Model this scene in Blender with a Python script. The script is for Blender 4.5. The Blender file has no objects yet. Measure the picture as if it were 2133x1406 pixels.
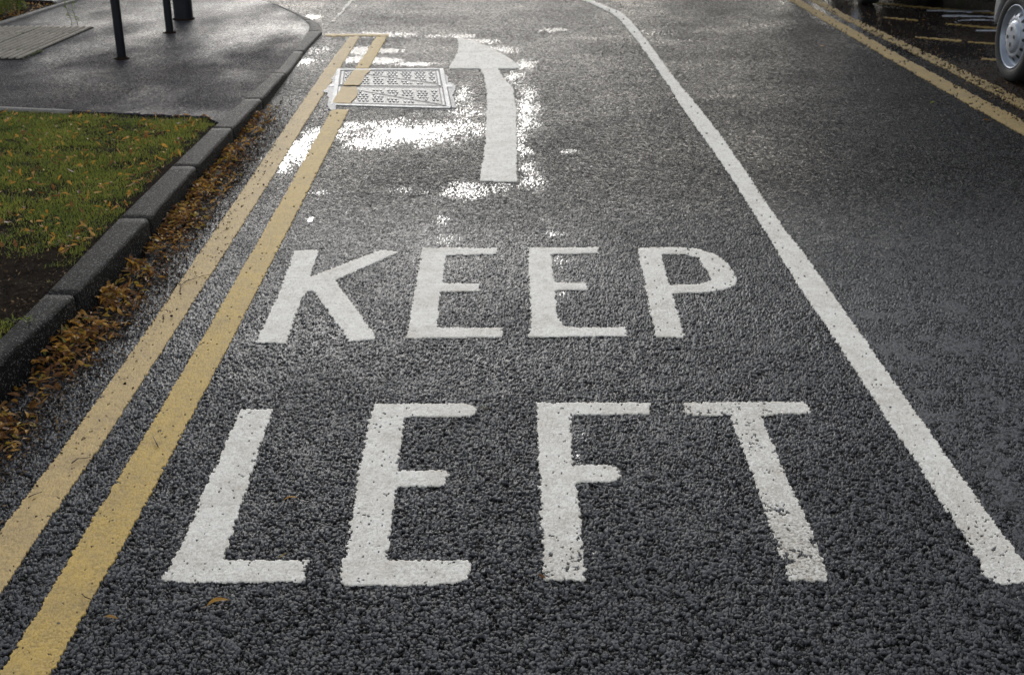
import bpy, bmesh, math, random
import numpy as np
from mathutils import Vector, Matrix
R = math.radians
rnd = random.Random(7)
rng = np.random.default_rng(7)
scene = bpy.context.scene
COL = scene.collection

# ------------------------------------------------------------------ camera, sky, sun, exposure
W0, H0, F0 = 2133.0, 1406.0, 2500.0          # focal length in photo pixels
TH = math.atan(1053.0 / F0)                  # downward tilt
HC = 1.465                                   # camera height
CT, ST = math.cos(TH), math.sin(TH)
cam = bpy.data.cameras.new("Camera"); camo = bpy.data.objects.new("Camera", cam); COL.objects.link(camo)
camo.location = (0, 0, HC); camo.rotation_euler = (math.pi / 2 - TH, 0, 0)
cam.sensor_width = 36; cam.lens = 36 * F0 / W0
cam.clip_start = 0.05; cam.clip_end = 500
cam.dof.use_dof = True; cam.dof.focus_distance = 3.1; cam.dof.aperture_fstop = 10
scene.camera = camo

SUN_EL, SUN_AZ = 18.5, -7.0                  # azimuth from +Y, negative = to the left
w = bpy.data.worlds.new("World"); scene.world = w; w.use_nodes = True
nt = w.node_tree; bg = nt.nodes['Background']
sky = nt.nodes.new('ShaderNodeTexSky'); sky.sky_type = 'NISHITA'; sky.sun_disc = False
sky.sun_elevation = R(SUN_EL); sky.sun_rotation = R(SUN_AZ)
sky.air_density = 1.0; sky.dust_density = 0.7; sky.ozone_density = 1.0
hs = nt.nodes.new('ShaderNodeHueSaturation'); hs.inputs['Saturation'].default_value = .34     # thin high cloud
nt.links.new(sky.outputs[0], hs.inputs['Color']); nt.links.new(hs.outputs[0], bg.inputs[0]); bg.inputs[1].default_value = 0.135
sl = bpy.data.lights.new("Sun", 'SUN'); slo = bpy.data.objects.new("Sun", sl); COL.objects.link(slo)
sl.energy = 0.62; sl.angle = R(17.5); sl.color = (1.0, 0.98, 0.95)
d = Vector((math.sin(R(SUN_AZ)) * math.cos(R(SUN_EL)), math.cos(R(SUN_AZ)) * math.cos(R(SUN_EL)), math.sin(R(SUN_EL))))
slo.rotation_euler = (-d).to_track_quat('-Z', 'Y').to_euler()
slo.location = d * 30
scene.view_settings.view_transform = 'Standard'; scene.view_settings.look = 'None'
scene.view_settings.exposure = 0.9; scene.view_settings.gamma = 1

# ------------------------------------------------------------------ survey: photo pixel -> point on the ground
def ray(px, py):
    px = np.asarray(px, float); py = np.asarray(py, float)
    dx = px - W0 / 2; dy = H0 / 2 - py
    return dx, F0 * CT + dy * ST, dy * CT - F0 * ST
def gp(px, py, z=0.0):
    a, b, c = ray(px, py); t = (z - HC) / c
    return a * t, b * t
def kz(Y):                                    # kerb / pavement height, dropping away up the road
    return np.interp(Y, [2.0, 3.0, 3.7, 4.5, 5.5, 6.8, 7.6, 8.0, 12], [0.135, 0.125, 0.118, 0.104, 0.088, 0.062, 0.045, 0.024, 0.018])
def gpk(px, py, off=0.0):
    z = np.full(np.broadcast(px, py).shape, 0.05)
    for _ in range(6):
        x, y = gp(px, py, z); z = kz(y) + off
    x, y = gp(px, py, z)
    return x, y, z

# ------------------------------------------------------------------ noise
def hsh(ix, iy, s):
    ix = np.asarray(ix).astype(np.int64); iy = np.asarray(iy).astype(np.int64)
    h = (ix * 374761393 + iy * 668265263 + s * 1274126177) & 0xFFFFFFFF
    h = ((h ^ (h >> 13)) * 1274126177) & 0xFFFFFFFF
    h = ((h ^ (h >> 16)) * 2246822519) & 0xFFFFFFFF
    h = h ^ (h >> 15)
    return (h & 0xFFFFFF) / float(0x1000000)
def vn(x, y, size, s=0):
    x = x / size; y = y / size
    ix = np.floor(x); iy = np.floor(y); fx = x - ix; fy = y - iy
    fx = fx * fx * (3 - 2 * fx); fy = fy * fy * (3 - 2 * fy)
    a = hsh(ix, iy, s); b = hsh(ix + 1, iy, s); c = hsh(ix, iy + 1, s); e = hsh(ix + 1, iy + 1, s)
    return (a * (1 - fx) + b * fx) * (1 - fy) + (c * (1 - fx) + e * fx) * fy
def fbm(x, y, size, s=0, o=4):
    t = 0; a = 1; n = 0
    for k in range(o):
        t = t + a * vn(x + 13.7 * k, y + 7.1 * k, size, s + k * 17); n += a; a *= .55; size *= .5
    return t / n
def cells(x, y, size, s):
    gx = x / size; gy = y / size
    ix = np.floor(gx); iy = np.floor(gy)
    f1 = np.full(x.shape, 9.0); f2 = np.full(x.shape, 9.0); idr = np.zeros(x.shape); ox = np.zeros(x.shape); oy = np.zeros(x.shape)
    for i in (-1, 0, 1):
        for j in (-1, 0, 1):
            cx = ix + i; cy = iy + j
            qx = cx + .5 + (hsh(cx, cy, s) - .5) * .9; qy = cy + .5 + (hsh(cx, cy, s + 1) - .5) * .9
            dd = np.hypot(gx - qx, gy - qy)
            near = dd < f1
            f2 = np.where(near, f1, np.minimum(f2, dd))
            idr = np.where(near, hsh(cx, cy, s + 2), idr)
            ox = np.where(near, gx - qx, ox); oy = np.where(near, gy - qy, oy)
            f1 = np.where(near, dd, f1)
    return f1, f2, idr, ox, oy
def sst(a, b, x):
    t = np.clip((x - a) / (b - a), 0, 1); return t * t * (3 - 2 * t)

# ------------------------------------------------------------------ object helpers
def tag(o, label=None, cat=None, group=None, kind=None):
    if label: o['label'] = label
    if cat: o['category'] = cat
    if group: o['group'] = group
    if kind: o['kind'] = kind
    return o
def link(name, me, parent=None, mat=None):
    o = bpy.data.objects.new(name, me); COL.objects.link(o)
    if parent: o.parent = parent
    if mat is not None:
        for m in (mat if isinstance(mat, (list, tuple)) else [mat]): me.materials.append(m)
    return o
def empty(name, loc, rz=0):
    o = bpy.data.objects.new(name, None); COL.objects.link(o); o.location = loc; o.rotation_euler = (0, 0, rz); o.empty_display_size = .1
    return o
def npmesh(name, V, Fq, mat, parent=None, attr=None, smooth=False, colname='surf'):
    me = bpy.data.meshes.new(name); V = np.asarray(V, np.float32); Fq = np.asarray(Fq, np.int32)
    n, k = Fq.shape
    me.vertices.add(len(V)); me.vertices.foreach_set('co', V.ravel())
    me.loops.add(n * k); me.loops.foreach_set('vertex_index', Fq.ravel())
    me.polygons.add(n); me.polygons.foreach_set('loop_start', np.arange(0, n * k, k, dtype=np.int32))
    if smooth: me.polygons.foreach_set('use_smooth', np.ones(n, bool))
    me.update(calc_edges=True)
    if attr is not None:
        a = me.attributes.new(colname, 'FLOAT_COLOR', 'POINT'); a.data.foreach_set('color', np.asarray(attr, np.float32).ravel())
    return link(name, me, parent, mat)
def bmobj(name, bm, mat, parent=None, smooth=False):
    me = bpy.data.meshes.new(name); bm.to_mesh(me); bm.free()
    if smooth: me.polygons.foreach_set('use_smooth', np.ones(len(me.polygons), bool))
    return link(name, me, parent, mat)

# ------------------------------------------------------------------ materials
class NT:
    def __init__(s, name):
        s.m = bpy.data.materials.new(name); s.m.use_nodes = True; s.t = s.m.node_tree; s.b = s.t.nodes['Principled BSDF']
    def n(s, typ, **kw):
        x = s.t.nodes.new(typ)
        for k, v in kw.items(): setattr(x, k, v)
        return x
    def l(s, a, b): s.t.links.new(a, b)
    def val(s, inp, v):
        if hasattr(v, 'is_output') or hasattr(v, 'links'): s.l(v, inp)
        else: inp.default_value = v
    def math(s, op, a, b=0.0, c=0.0, clamp=False):
        x = s.n('ShaderNodeMath', operation=op, use_clamp=clamp)
        s.val(x.inputs[0], a); s.val(x.inputs[1], b); s.val(x.inputs[2], c); return x.outputs[0]
    def mix(s, f, a, b):
        x = s.n('ShaderNodeMix', data_type='RGBA'); s.val(x.inputs[0], f)
        s.val(x.inputs[6], a if hasattr(a, 'links') else (*a, 1)); s.val(x.inputs[7], b if hasattr(b, 'links') else (*b, 1)); return x.outputs[2]
    def fmix(s, f, a, b):
        x = s.n('ShaderNodeMix', data_type='FLOAT'); s.val(x.inputs[0], f); s.val(x.inputs[2], a); s.val(x.inputs[3], b); return x.outputs[0]
    def mapr(s, v, a, b, c=0.0, e=1.0):
        x = s.n('ShaderNodeMapRange'); s.val(x.inputs[0], v)
        for i, q in enumerate((a, b, c, e)): s.val(x.inputs[i + 1], q)
        return x.outputs[0]
    def pos(s):
        return s.n('ShaderNodeNewGeometry').outputs['Position']
    def noise(s, scale, detail=4, rough=.55, vec=None):
        x = s.n('ShaderNodeTexNoise'); x.inputs['Scale'].default_value = scale; x.inputs['Detail'].default_value = detail
        x.inputs['Roughness'].default_value = rough; s.l(vec if vec is not None else s.pos(), x.inputs['Vector']); return x.outputs['Fac']
    def vor(s, scale, feature='F1', out='Distance', rand=1.0):
        x = s.n('ShaderNodeTexVoronoi', feature=feature); x.inputs['Scale'].default_value = scale; s.l(s.pos(), x.inputs['Vector']); return x.outputs[out]
    def bump(s, h, dist, strength=1.0, prev=None):
        x = s.n('ShaderNodeBump'); s.val(x.inputs['Strength'], strength); x.inputs['Distance'].default_value = dist; s.l(h, x.inputs['Height'])
        if prev is not None: s.l(prev, x.inputs['Normal'])
        return x.outputs[0]
    def attr(s, name='surf'):
        x = s.n('ShaderNodeAttribute', attribute_name=name); y = s.n('ShaderNodeSeparateColor'); s.l(x.outputs['Color'], y.inputs[0])
        return y.outputs[0], y.outputs[1], y.outputs[2], x.outputs['Alpha'], x.outputs['Color']

def asphalt(name, lo=(.0012, .0012, .0014), hi=(.086, .0855, .0885), dirtc=(.030, .018, .010), rough=.41, stone=88.0, spec=.085, tint=None):
    """surf: R stone top (0 gap .. 1 top), G random per stone, B water film, A organic dirt; 'lod' R: how far the mesh is too coarse for the chippings"""
    k = NT(name); top, rn, wet, dirt, _ = k.attr('surf'); far, fine, _, _, _ = k.attr('lod')
    # shader chippings, used where the mesh does not carry them
    v = k.vor(stone, 'DISTANCE_TO_EDGE'); vc = k.vor(stone, 'F1', 'Color')
    sep = k.n('ShaderNodeSeparateColor'); k.l(vc, sep.inputs[0])
    vt = k.mapr(v, 0.14, 0.29)
    top2 = k.fmix(far, top, vt); rn2 = k.fmix(far, rn, sep.outputs[0])
    micro = k.noise(900, 3, .7)
    wet = k.math('MULTIPLY', k.math('SUBTRACT', k.math('MULTIPLY', wet, 1.5), k.math('MULTIPLY', k.math('MULTIPLY', rn2, top2), .85)), 1.7, clamp=True)
    base = k.mix(k.math('MULTIPLY', k.math('ADD', k.math('MULTIPLY', rn2, 1.0), .20), k.math('ADD', k.math('MULTIPLY', micro, .8), .55)), lo, hi)
    base = k.mix(top2, lo, base)
    base = k.mix(k.math('MULTIPLY', dirt, k.mapr(k.noise(60, 5, .65), .3, .62), clamp=True), base, dirtc)
    dark = k.math('MULTIPLY', wet, .55, clamp=True)
    base = k.mix(dark, base, (.012, .012, .013))
    k.l(base, k.b.inputs['Base Color'])
    big = k.mapr(k.noise(1.3, 4, .55), .35, .65, -.06, .08)
    rg = k.math('ADD', k.math('ADD', k.math('MULTIPLY', micro, .25), rough - .12), big)
    rg = k.math('ADD', rg, k.math('MULTIPLY', k.math('SUBTRACT', rn2, .5), .30))
    rg = k.fmix(k.math('POWER', wet, .9), rg, .15)
    k.l(rg, k.b.inputs['Roughness']); k.l(k.fmix(wet, k.math('MULTIPLY', k.math('MULTIPLY_ADD', top2, .9, .1), k.fmix(far, spec * 2.4, spec * 1.8)), .20), k.b.inputs['Specular IOR Level'])
    dry = k.math('SUBTRACT', 1.0, wet, clamp=True)
    b1 = k.bump(vt, .0050, k.math('MULTIPLY', k.math('MULTIPLY', far, dry), .8))
    tilt = k.bump(k.noise(stone * .9, 2, .5), .004, k.math('MULTIPLY', k.math('MULTIPLY', far, dry), .6), b1)
    b2 = k.bump(micro, .0010, k.math('ADD', k.math('MULTIPLY', dry, .75), .03), tilt)
    tv = k.n('ShaderNodeVectorMath', operation='SUBTRACT'); k.l(vc, tv.inputs[0]); tv.inputs[1].default_value = (.5, .5, .5)
    sv = k.n('ShaderNodeVectorMath', operation='SCALE'); k.l(tv.outputs[0], sv.inputs[0]); k.l(k.math('MULTIPLY', k.math('MULTIPLY', far, dry), .55), sv.inputs['Scale'])
    av = k.n('ShaderNodeVectorMath', operation='ADD'); k.l(b2, av.inputs[0]); k.l(sv.outputs[0], av.inputs[1])
    nv = k.n('ShaderNodeVectorMath', operation='NORMALIZE'); k.l(av.outputs[0], nv.inputs[0])
    k.l(nv.outputs[0], k.b.inputs['Normal'])
    return k.m
UNSEEN_TREES = [(-9.0, 33.0, 6.4, 3.0, 'unseen tree added at the far end to block low sky, left'), (-4.6, 35.0, 6.0, 3.2, 'unseen low round tree added straight up the road at the far end'), (-.2, 34.0, 6.2, 3.0, 'unseen tree added at the far end behind the bend of the lane line'),  # far row added out of view to block the low sky glow
         (5.6, 21.0, 7.5, 2.6, 'unseen dark broadleaf tree beyond the parked cars on the right'), (9.5, 17.0, 8.0, 3.0, 'unseen spreading tree behind the hedge on the right'), (3.4, 27.0, 8.0, 2.6, 'unseen tree on the right of the far road'),
         (13.0, 12.0, 8.5, 3.4, 'unseen large tree at the right behind the cars'), (-9.0, 21.0, 7.5, 2.8, 'unseen tree left of the side road beyond the pavement'), (-13.0, 15.0, 8.0, 3.2, 'unseen tree at the far left beyond the planted bed')]
M = {}
M['road'] = asphalt('road_asphalt')
M['path'] = asphalt('pavement_asphalt', lo=(.022, .021, .024), hi=(.125, .120, .138), rough=.58, stone=105.0, spec=.03)

def paint(name, col, dirt, amt=.5):
    k = NT(name); top, rn, wet, wear, _ = k.attr('surf')
    n1 = k.noise(40, 5, .65); n2 = k.noise(420, 3, .7)
    c = k.mix(k.mapr(n1, .42, .75, 0, amt), col, dirt)
    c = k.mix(k.mapr(n2, .55, .72, 0, .5), c, [x * .45 for x in dirt])
    c = k.mix(k.mapr(k.noise(7, 6, .75), .46, .66, 0, .5), c, dirt)
    ck = k.mapr(k.vor(34, 'DISTANCE_TO_EDGE'), .018, .006, 0, .45)
    c = k.mix(k.math('MULTIPLY', ck, k.mapr(k.noise(9, 3), .48, .6), clamp=True), c, [x * .4 for x in dirt])
    c = k.mix(k.math('MULTIPLY', wear, k.mapr(k.noise(130, 4, .7), .45, .6), clamp=True), c, [x * .5 for x in dirt])
    c = k.mix(k.math('MULTIPLY', k.mapr(top, .45, .0), .35, clamp=True), c, [x * .6 for x in dirt])
    k.l(c, k.b.inputs['Base Color'])
    k.l(k.mapr(n2, .3, .7, .58, .78), k.b.inputs['Roughness']); k.b.inputs['Specular IOR Level'].default_value = .22
    k.l(k.bump(n2, .0012, .5), k.b.inputs['Normal'])
    return k.m
M['white'] = paint('white_thermoplastic', (.86, .815, .73), (.50, .43, .335))
M['white_dull'] = paint('dull_bluish_white', (.36, .38, .42), (.14, .13, .13), .7)  # duller, bluish white for the pale bay strokes
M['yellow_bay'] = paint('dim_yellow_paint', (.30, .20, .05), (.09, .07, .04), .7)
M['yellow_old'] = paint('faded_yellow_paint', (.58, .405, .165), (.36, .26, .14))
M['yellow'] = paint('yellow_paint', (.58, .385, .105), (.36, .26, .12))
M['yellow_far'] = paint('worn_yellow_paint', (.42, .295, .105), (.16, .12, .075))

def simple(name, col, rough=.5, metal=0, nscale=30, var=.25, bump=.0, bscale=200, spec=.5, col2=None):
    k = NT(name); n = k.noise(nscale, 5, .6)
    c2 = col2 if col2 else [x * (1 - var) for x in col]
    k.l(k.mix(k.mapr(n, .3, .7), col, c2), k.b.inputs['Base Color'])
    k.l(k.mapr(k.noise(nscale * 3, 4), .3, .7, max(rough - .08, .02), min(rough + .1, 1)), k.b.inputs['Roughness'])
    k.b.inputs['Metallic'].default_value = metal; k.b.inputs['Specular IOR Level'].default_value = spec
    if bump: k.l(k.bump(k.noise(bscale, 4, .6), bump, 1.0), k.b.inputs['Normal'])
    return k.m

# kerb concrete: damp, exposed pale chips
def kerbmat(name, base, chip):
    k = NT(name)
    sp = k.mapr(k.vor(170), .42, .28); big = k.noise(9, 5, .6)
    pick = k.mapr(k.noise(95, 2), .49, .56)
    c = k.mix(k.mapr(big, .3, .7), base, [x * .6 for x in base])
    c = k.mix(k.mapr(k.noise(260, 4, .7), .4, .7, 0, .6), c, [x * .45 for x in base])
    c = k.mix(k.math('MULTIPLY', sp, pick, clamp=True), c, chip)
    k.l(c, k.b.inputs['Base Color']); k.l(k.mapr(k.noise(120, 3), .3, .7, .45, .7), k.b.inputs['Roughness']); k.b.inputs['Specular IOR Level'].default_value = .04
    k.l(k.bump(k.noise(240, 4, .7), .0050, 1.0, k.bump(k.noise(60, 4, .6), .004, .5)), k.b.inputs['Normal'])
    return k.m
M['kerb'] = kerbmat('damp_kerb_concrete', (.008, .0078, .0078), (.17, .167, .163))
M['kerb_far'] = kerbmat('paler_kerb_concrete', (.070, .065, .060), (.20, .19, .185))
M['edging'] = kerbmat('edging_concrete', (.30, .28, .25), (.4, .4, .4))
M['tactile'] = kerbmat('ribbed_slab_concrete', (.42, .37, .30), (.42, .38, .32))
M['groove'] = simple('dark_groove', (.030, .027, .024), .8, spec=.05)  # slab base, darker than the ribs on it
M['moss'] = simple('joint_moss', (.10, .12, .02), .8, var=.6, bump=.003)
M['soil'] = simple('soil', (.026, .018, .011), .95, spec=.02, nscale=14, col2=(.012, .009, .007), bump=.012, bscale=90)
M['debris'] = None

# ------------------------------------------------------------------ road chippings as real relief
def polymask(loops, X, Y):
    ins = np.zeros(X.shape, bool)
    for P in loops:
        n = len(P)
        for i in range(n):
            x1, y1 = P[i]; x2, y2 = P[(i + 1) % n]
            if y1 == y2: continue
            c = ((y1 > Y) != (y2 > Y)) & (X < (x2 - x1) * (Y - y1) / (y2 - y1) + x1)
            ins ^= c
    return ins

# kerb front and back edges in the photo (x as a function of y)
FR_Y = [-60, 0, 10, 30, 38, 43, 52, 66, 95, 154, 207, 266, 345, 458, 613, 752, 900, 1100]
FR_X = [440, 540, 580, 625, 645, 655, 667, 671, 643, 594, 545, 486, 410, 307, 156, 0, -166, -390]
BK_Y = [-60, 0, 10, 30, 41, 52, 64, 95, 158, 203, 256, 315, 446, 604, 709, 850, 1060]
BK_X = [432, 532, 574, 617, 633, 644, 643, 623, 564, 512, 453, 390, 256, 103, 0, -150, -372]
front = lambda y: np.interp(y, FR_Y, FR_X)
back = lambda y: np.interp(y, BK_Y, BK_X)

# water films (photo x, y, half width, half height, strength, sharp)
WET = [(850, 276, 150, 26, 1.0), (930, 262, 90, 16, .85), (770, 296, 80, 20, .85), (610, 318, 40, 36, 1.15), (640, 290, 30, 22, .9),
       (1098, 228, 24, 50, .95), (1086, 300, 18, 60, .85), (1100, 350, 28, 30, .7), (1092, 136, 26, 9, 1.3), (1000, 86, 34, 4, 1.2), (1050, 104, 28, 6, 1.0), (1072, 160, 26, 12, .85),
       (655, 105, 34, 9, .7), (632, 128, 36, 11, .85), (742, 106, 30, 7, 1.4), (800, 106, 50, 4, 1.15), (738, 124, 28, 6, 1.4), (790, 127, 40, 6, 1.4), (870, 134, 50, 4, 1.1),
       (790, 73, 70, 5, 1.2), (895, 76, 30, 3, .9), (965, 76, 30, 5, 1.1), (1150, 63, 30, 4, 1.0), (652, 36, 18, 5, 1.3), (1190, 316, 22, 5, 1.0),
       (960, 402, 80, 20, .72), (1030, 392, 70, 14, .72), (1110, 378, 34, 22, .7), (930, 500, 50, 16, .5), (1150, 486, 26, 7, .7), (915, 458, 22, 12, .6), (830, 395, 40, 10, .6), (725, 440, 12, 6, .5), (660, 400, 20, 5, .7),
       (960, 205, 30, 26, .8), (960, 235, 50, 12, .7), (1165, 545, 16, 14, .85), (1170, 600, 16, 24, .75), (1208, 905, 22, 22, .8), (1205, 950, 16, 22, .75), (1238, 1150, 24, 30, .6), (1235, 1195, 20, 16, .6),
       (1380, 68, 40, 6, .55), (1400, 85, 46, 6, .6), (2120, 1235, 40, 60, .75), (2110, 1005, 40, 18, .45), (2010, 1180, 20, 20, .4), (645, 458, 8, 6, 1.0),
       # the puddle in front of the parked cars
       (1840, 40, 110, 50, 1.6), (1770, 25, 60, 26, 1.7), (1900, 70, 90, 26, 1.5), (1960, 105, 120, 24, 1.4), (2040, 118, 60, 16, 1.3), (1980, 10, 130, 22, 1.6), (1960, 55, 120, 20, .7)]
def wetmask(X, Y, PX, PY):
    m = np.zeros(X.shape)
    n = (fbm(X, Y * .6, .09, 41, 5) - .5)
    for cx, cy, rx, ry, st in WET:
        q = (np.abs(PX - cx) < rx * 2.2) & (np.abs(PY - cy) < ry * 2.2)
        if not q.any(): continue
        gx, gy = gp(cx, cy); _, yt = gp(cx, cy - ry); _, yb = gp(cx, cy + ry); x2, _ = gp(cx + rx, cy)
        rX = x2 - gx; rY = (yt - yb) / 2; gy = (yt + yb) / 2
        dd = np.hypot((X[q] - gx) / rX, (Y[q] - gy) / rY)
        v = st * (1.0 - .56 * dd) + n[q] * .85 * min(1, st)
        m[q] = np.maximum(m[q], np.clip(v, 0, 1.5))
    return m

MH = [(703, 146), (922, 145), (938, 226), (692, 219)]        # manhole corners TL TR BR BL
STEP = 1.5
def fan(x0, x1, y0, y1, step=STEP):
    """survey grid whose spacing grows with the distance from the viewpoint"""
    px = np.arange(x0, x1, step); py = np.arange(y1, y0, -step)
    return np.meshgrid(px, py)

def chips(X, Y, size, s, lane=None):
    wx = X + (vn(X, Y, size * .45, s + 9) - .5) * size * .42; wy = Y + (vn(X, Y, size * .45, s + 10) - .5) * size * .42
    f1, f2, idr, ox, oy = cells(wx, wy, size, s)
    e = f2 - f1
    dome = sst(.02, .12, e)
    r2 = (idr * 7.31) % 1.0; r3 = (idr * 17.77) % 1.0
    tl = (ox * (r2 - .5) + oy * (r3 - .5)) * 1.1
    return dome, idr, np.clip(dome * (.22 + .78 * idr ** .6) + tl * dome * 1.15, -.2, 1.25)

PX, PY = fan(-240, 3100, -110, 1560)
GX, GY = gp(PX, PY)
c1, id1, h1 = chips(GX, GY, .0110, 3)
c2, id2, h2 = chips(GX, GY, .0062, 23)
# lane on the right of the white line has a tighter surface
lane_x = np.interp(PY, [-60, 0, 45, 100, 230, 420, 560, 900, 1180, 1500], [1120, 1230, 1310, 1345, 1440, 1575, 1680, 1900, 2090, 2330])
tight = sst(-6, 30, PX - lane_x)
fill = sst(.56, .70, fbm(GX, GY, .075, 77, 4)) * (.35 + .65 * tight)
hh = h1 * .72 + h2 * .28 * c1
amp = .0072 * (1 - .45 * tight) * (1 - .75 * fill)
lowf = (fbm(GX, GY, .5, 5, 3) - .5) * .006
HR = amp * (hh - .75) + lowf * .4
wet = wetmask(GX, GY, PX, PY)
dYpx = (GY[1:, 0] - GY[:-1, 0]); dYpx = np.append(dYpx, dYpx[-1])[:, None]
farf = sst(.0045, .013, dYpx) * np.ones_like(GX)
hr = np.clip(hh + (hsh((GX * 170).astype(int), (GY * 170).astype(int), 88) - .5) * .35 * farf, 0, 1.2)
wet = np.where(wet > 1.16, 1.0, sst(-.16, .42, wet - .28 - .80 * hr))
level = amp * (-.12)
HR = np.where(wet > .02, HR + (level + lowf * .4 - HR) * sst(.6, 1.0, wet) * .96, HR)
mxy = np.array([gp(*p) for p in MH]); mh = polymask([mxy.mean(0) + (mxy - mxy.mean(0)) * .955], GX, GY)
HR = np.where(mh, -.018, HR)
topv = np.clip(sst(.15, .75, c1) * (.0 + 1.0 * sst(.34, .72, hh)) + fill * .25, 0, 1)
# organic dirt along the gutter and under the parked cars
kd = (PX - front(PY)) / np.maximum(PY + 350, 50) * 1.59 * 1.0     # metres from kerb
dirt = np.clip(1.5 - kd / .13 + (fbm(GX, GY, .06, 8) - .5) * 2.2, 0, 1) * sst(170, 260, PY)
yr = np.interp(PY, [-60, 0, 150, 270, 400], [1560, 1690, 1945, 2150, 2400])
dirt2 = sst(0, 60, PX - yr) * .9 * (PY < 420)
dirt = np.maximum(dirt, dirt2)
surf = np.stack([topv, np.clip(id1 * .95 + fill * .1, 0, 1), np.clip(wet, 0, 1), dirt], -1)
lod = np.stack([farf, tight, fill, np.ones_like(GX)], -1)
Zr = HR * (1 - .75 * farf)

def gridmesh(name, X, Y, Z, cellmask, mat, attrs, skirt=0, parent=None, smooth=False):
    nr, nc = X.shape
    idx = np.arange(nr * nc).reshape(nr, nc)
    a, b, c, e = idx[:-1, :-1], idx[:-1, 1:], idx[1:, 1:], idx[1:, :-1]
    Fq = np.stack([a, b, c, e], -1)[cellmask]
    used = np.zeros(nr * nc, bool); used[Fq.ravel()] = True
    remap = -np.ones(nr * nc, np.int64); remap[used] = np.arange(used.sum())
    V = np.stack([X.ravel()[used], Y.ravel()[used], Z.ravel()[used]], -1)
    Fq = remap[Fq]; A = {k: v.reshape(-1, 4)[used] for k, v in attrs.items()}
    if skirt:
        P = np.pad(cellmask, 1)
        ed = []
        m = P[1:-1, 1:-1]
        for (dm, p, q) in ((P[:-2, 1:-1], (0, 0), (0, 1)), (P[2:, 1:-1], (1, 1), (1, 0)), (P[1:-1, :-2], (1, 0), (0, 0)), (P[1:-1, 2:], (0, 1), (1, 1))):
            r, cc = np.nonzero(m & ~dm)
            ed.append(np.stack([idx[r + p[0], cc + p[1]], idx[r + q[0], cc + q[1]]], -1))
        ed = remap[np.concatenate(ed)]
        vs, inv = np.unique(ed, return_inverse=True); inv = inv.reshape(-1, 2)
        low = V[vs].copy(); low[:, 2] -= skirt; n0 = len(V)
        V = np.concatenate([V, low]); A = {k: np.concatenate([v, v[vs]]) for k, v in A.items()}
        Fq = np.concatenate([Fq, np.stack([ed[:, 1], ed[:, 0], inv[:, 0] + n0, inv[:, 1] + n0], -1)])
    me_o = npmesh(name, V, Fq, mat, parent, smooth=smooth)
    for k, v in A.items():
        at = me_o.data.attributes.new(k, 'FLOAT_COLOR', 'POINT'); at.data.foreach_set('color', v.astype(np.float32).ravel())
    return me_o

cm = np.ones((GX.shape[0] - 1, GX.shape[1] - 1), bool)
cm &= (PX[:-1, :-1] > front(PY[:-1, :-1]) - 30)
road = gridmesh('road', GX, GY, Zr, cm, M['road'], {'surf': surf, 'lod': lod}, smooth=False)
tag(road, kind='structure')

# wide plain the road belongs to, reaching the horizon
def ringplane():
    k = asphalt('plain_asphalt')
    bm = bmesh.new(); s = 400
    vs = [bm.verts.new(p) for p in ((-s, -s, -.03), (s, -s, -.03), (s, s, -.03), (-s, s, -.03))]; bm.faces.new(vs)
    o = bmobj('ground', bm, k); me = o.data
    for nm, c in (('surf', (.8, .5, 0, 0)), ('lod', (1, 0, 0, 1))):
        at = me.attributes.new(nm, 'FLOAT_COLOR', 'POINT'); at.data.foreach_set('color', np.tile(np.array(c, np.float32), 4))
    tag(o, kind='structure')
ringplane()

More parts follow.
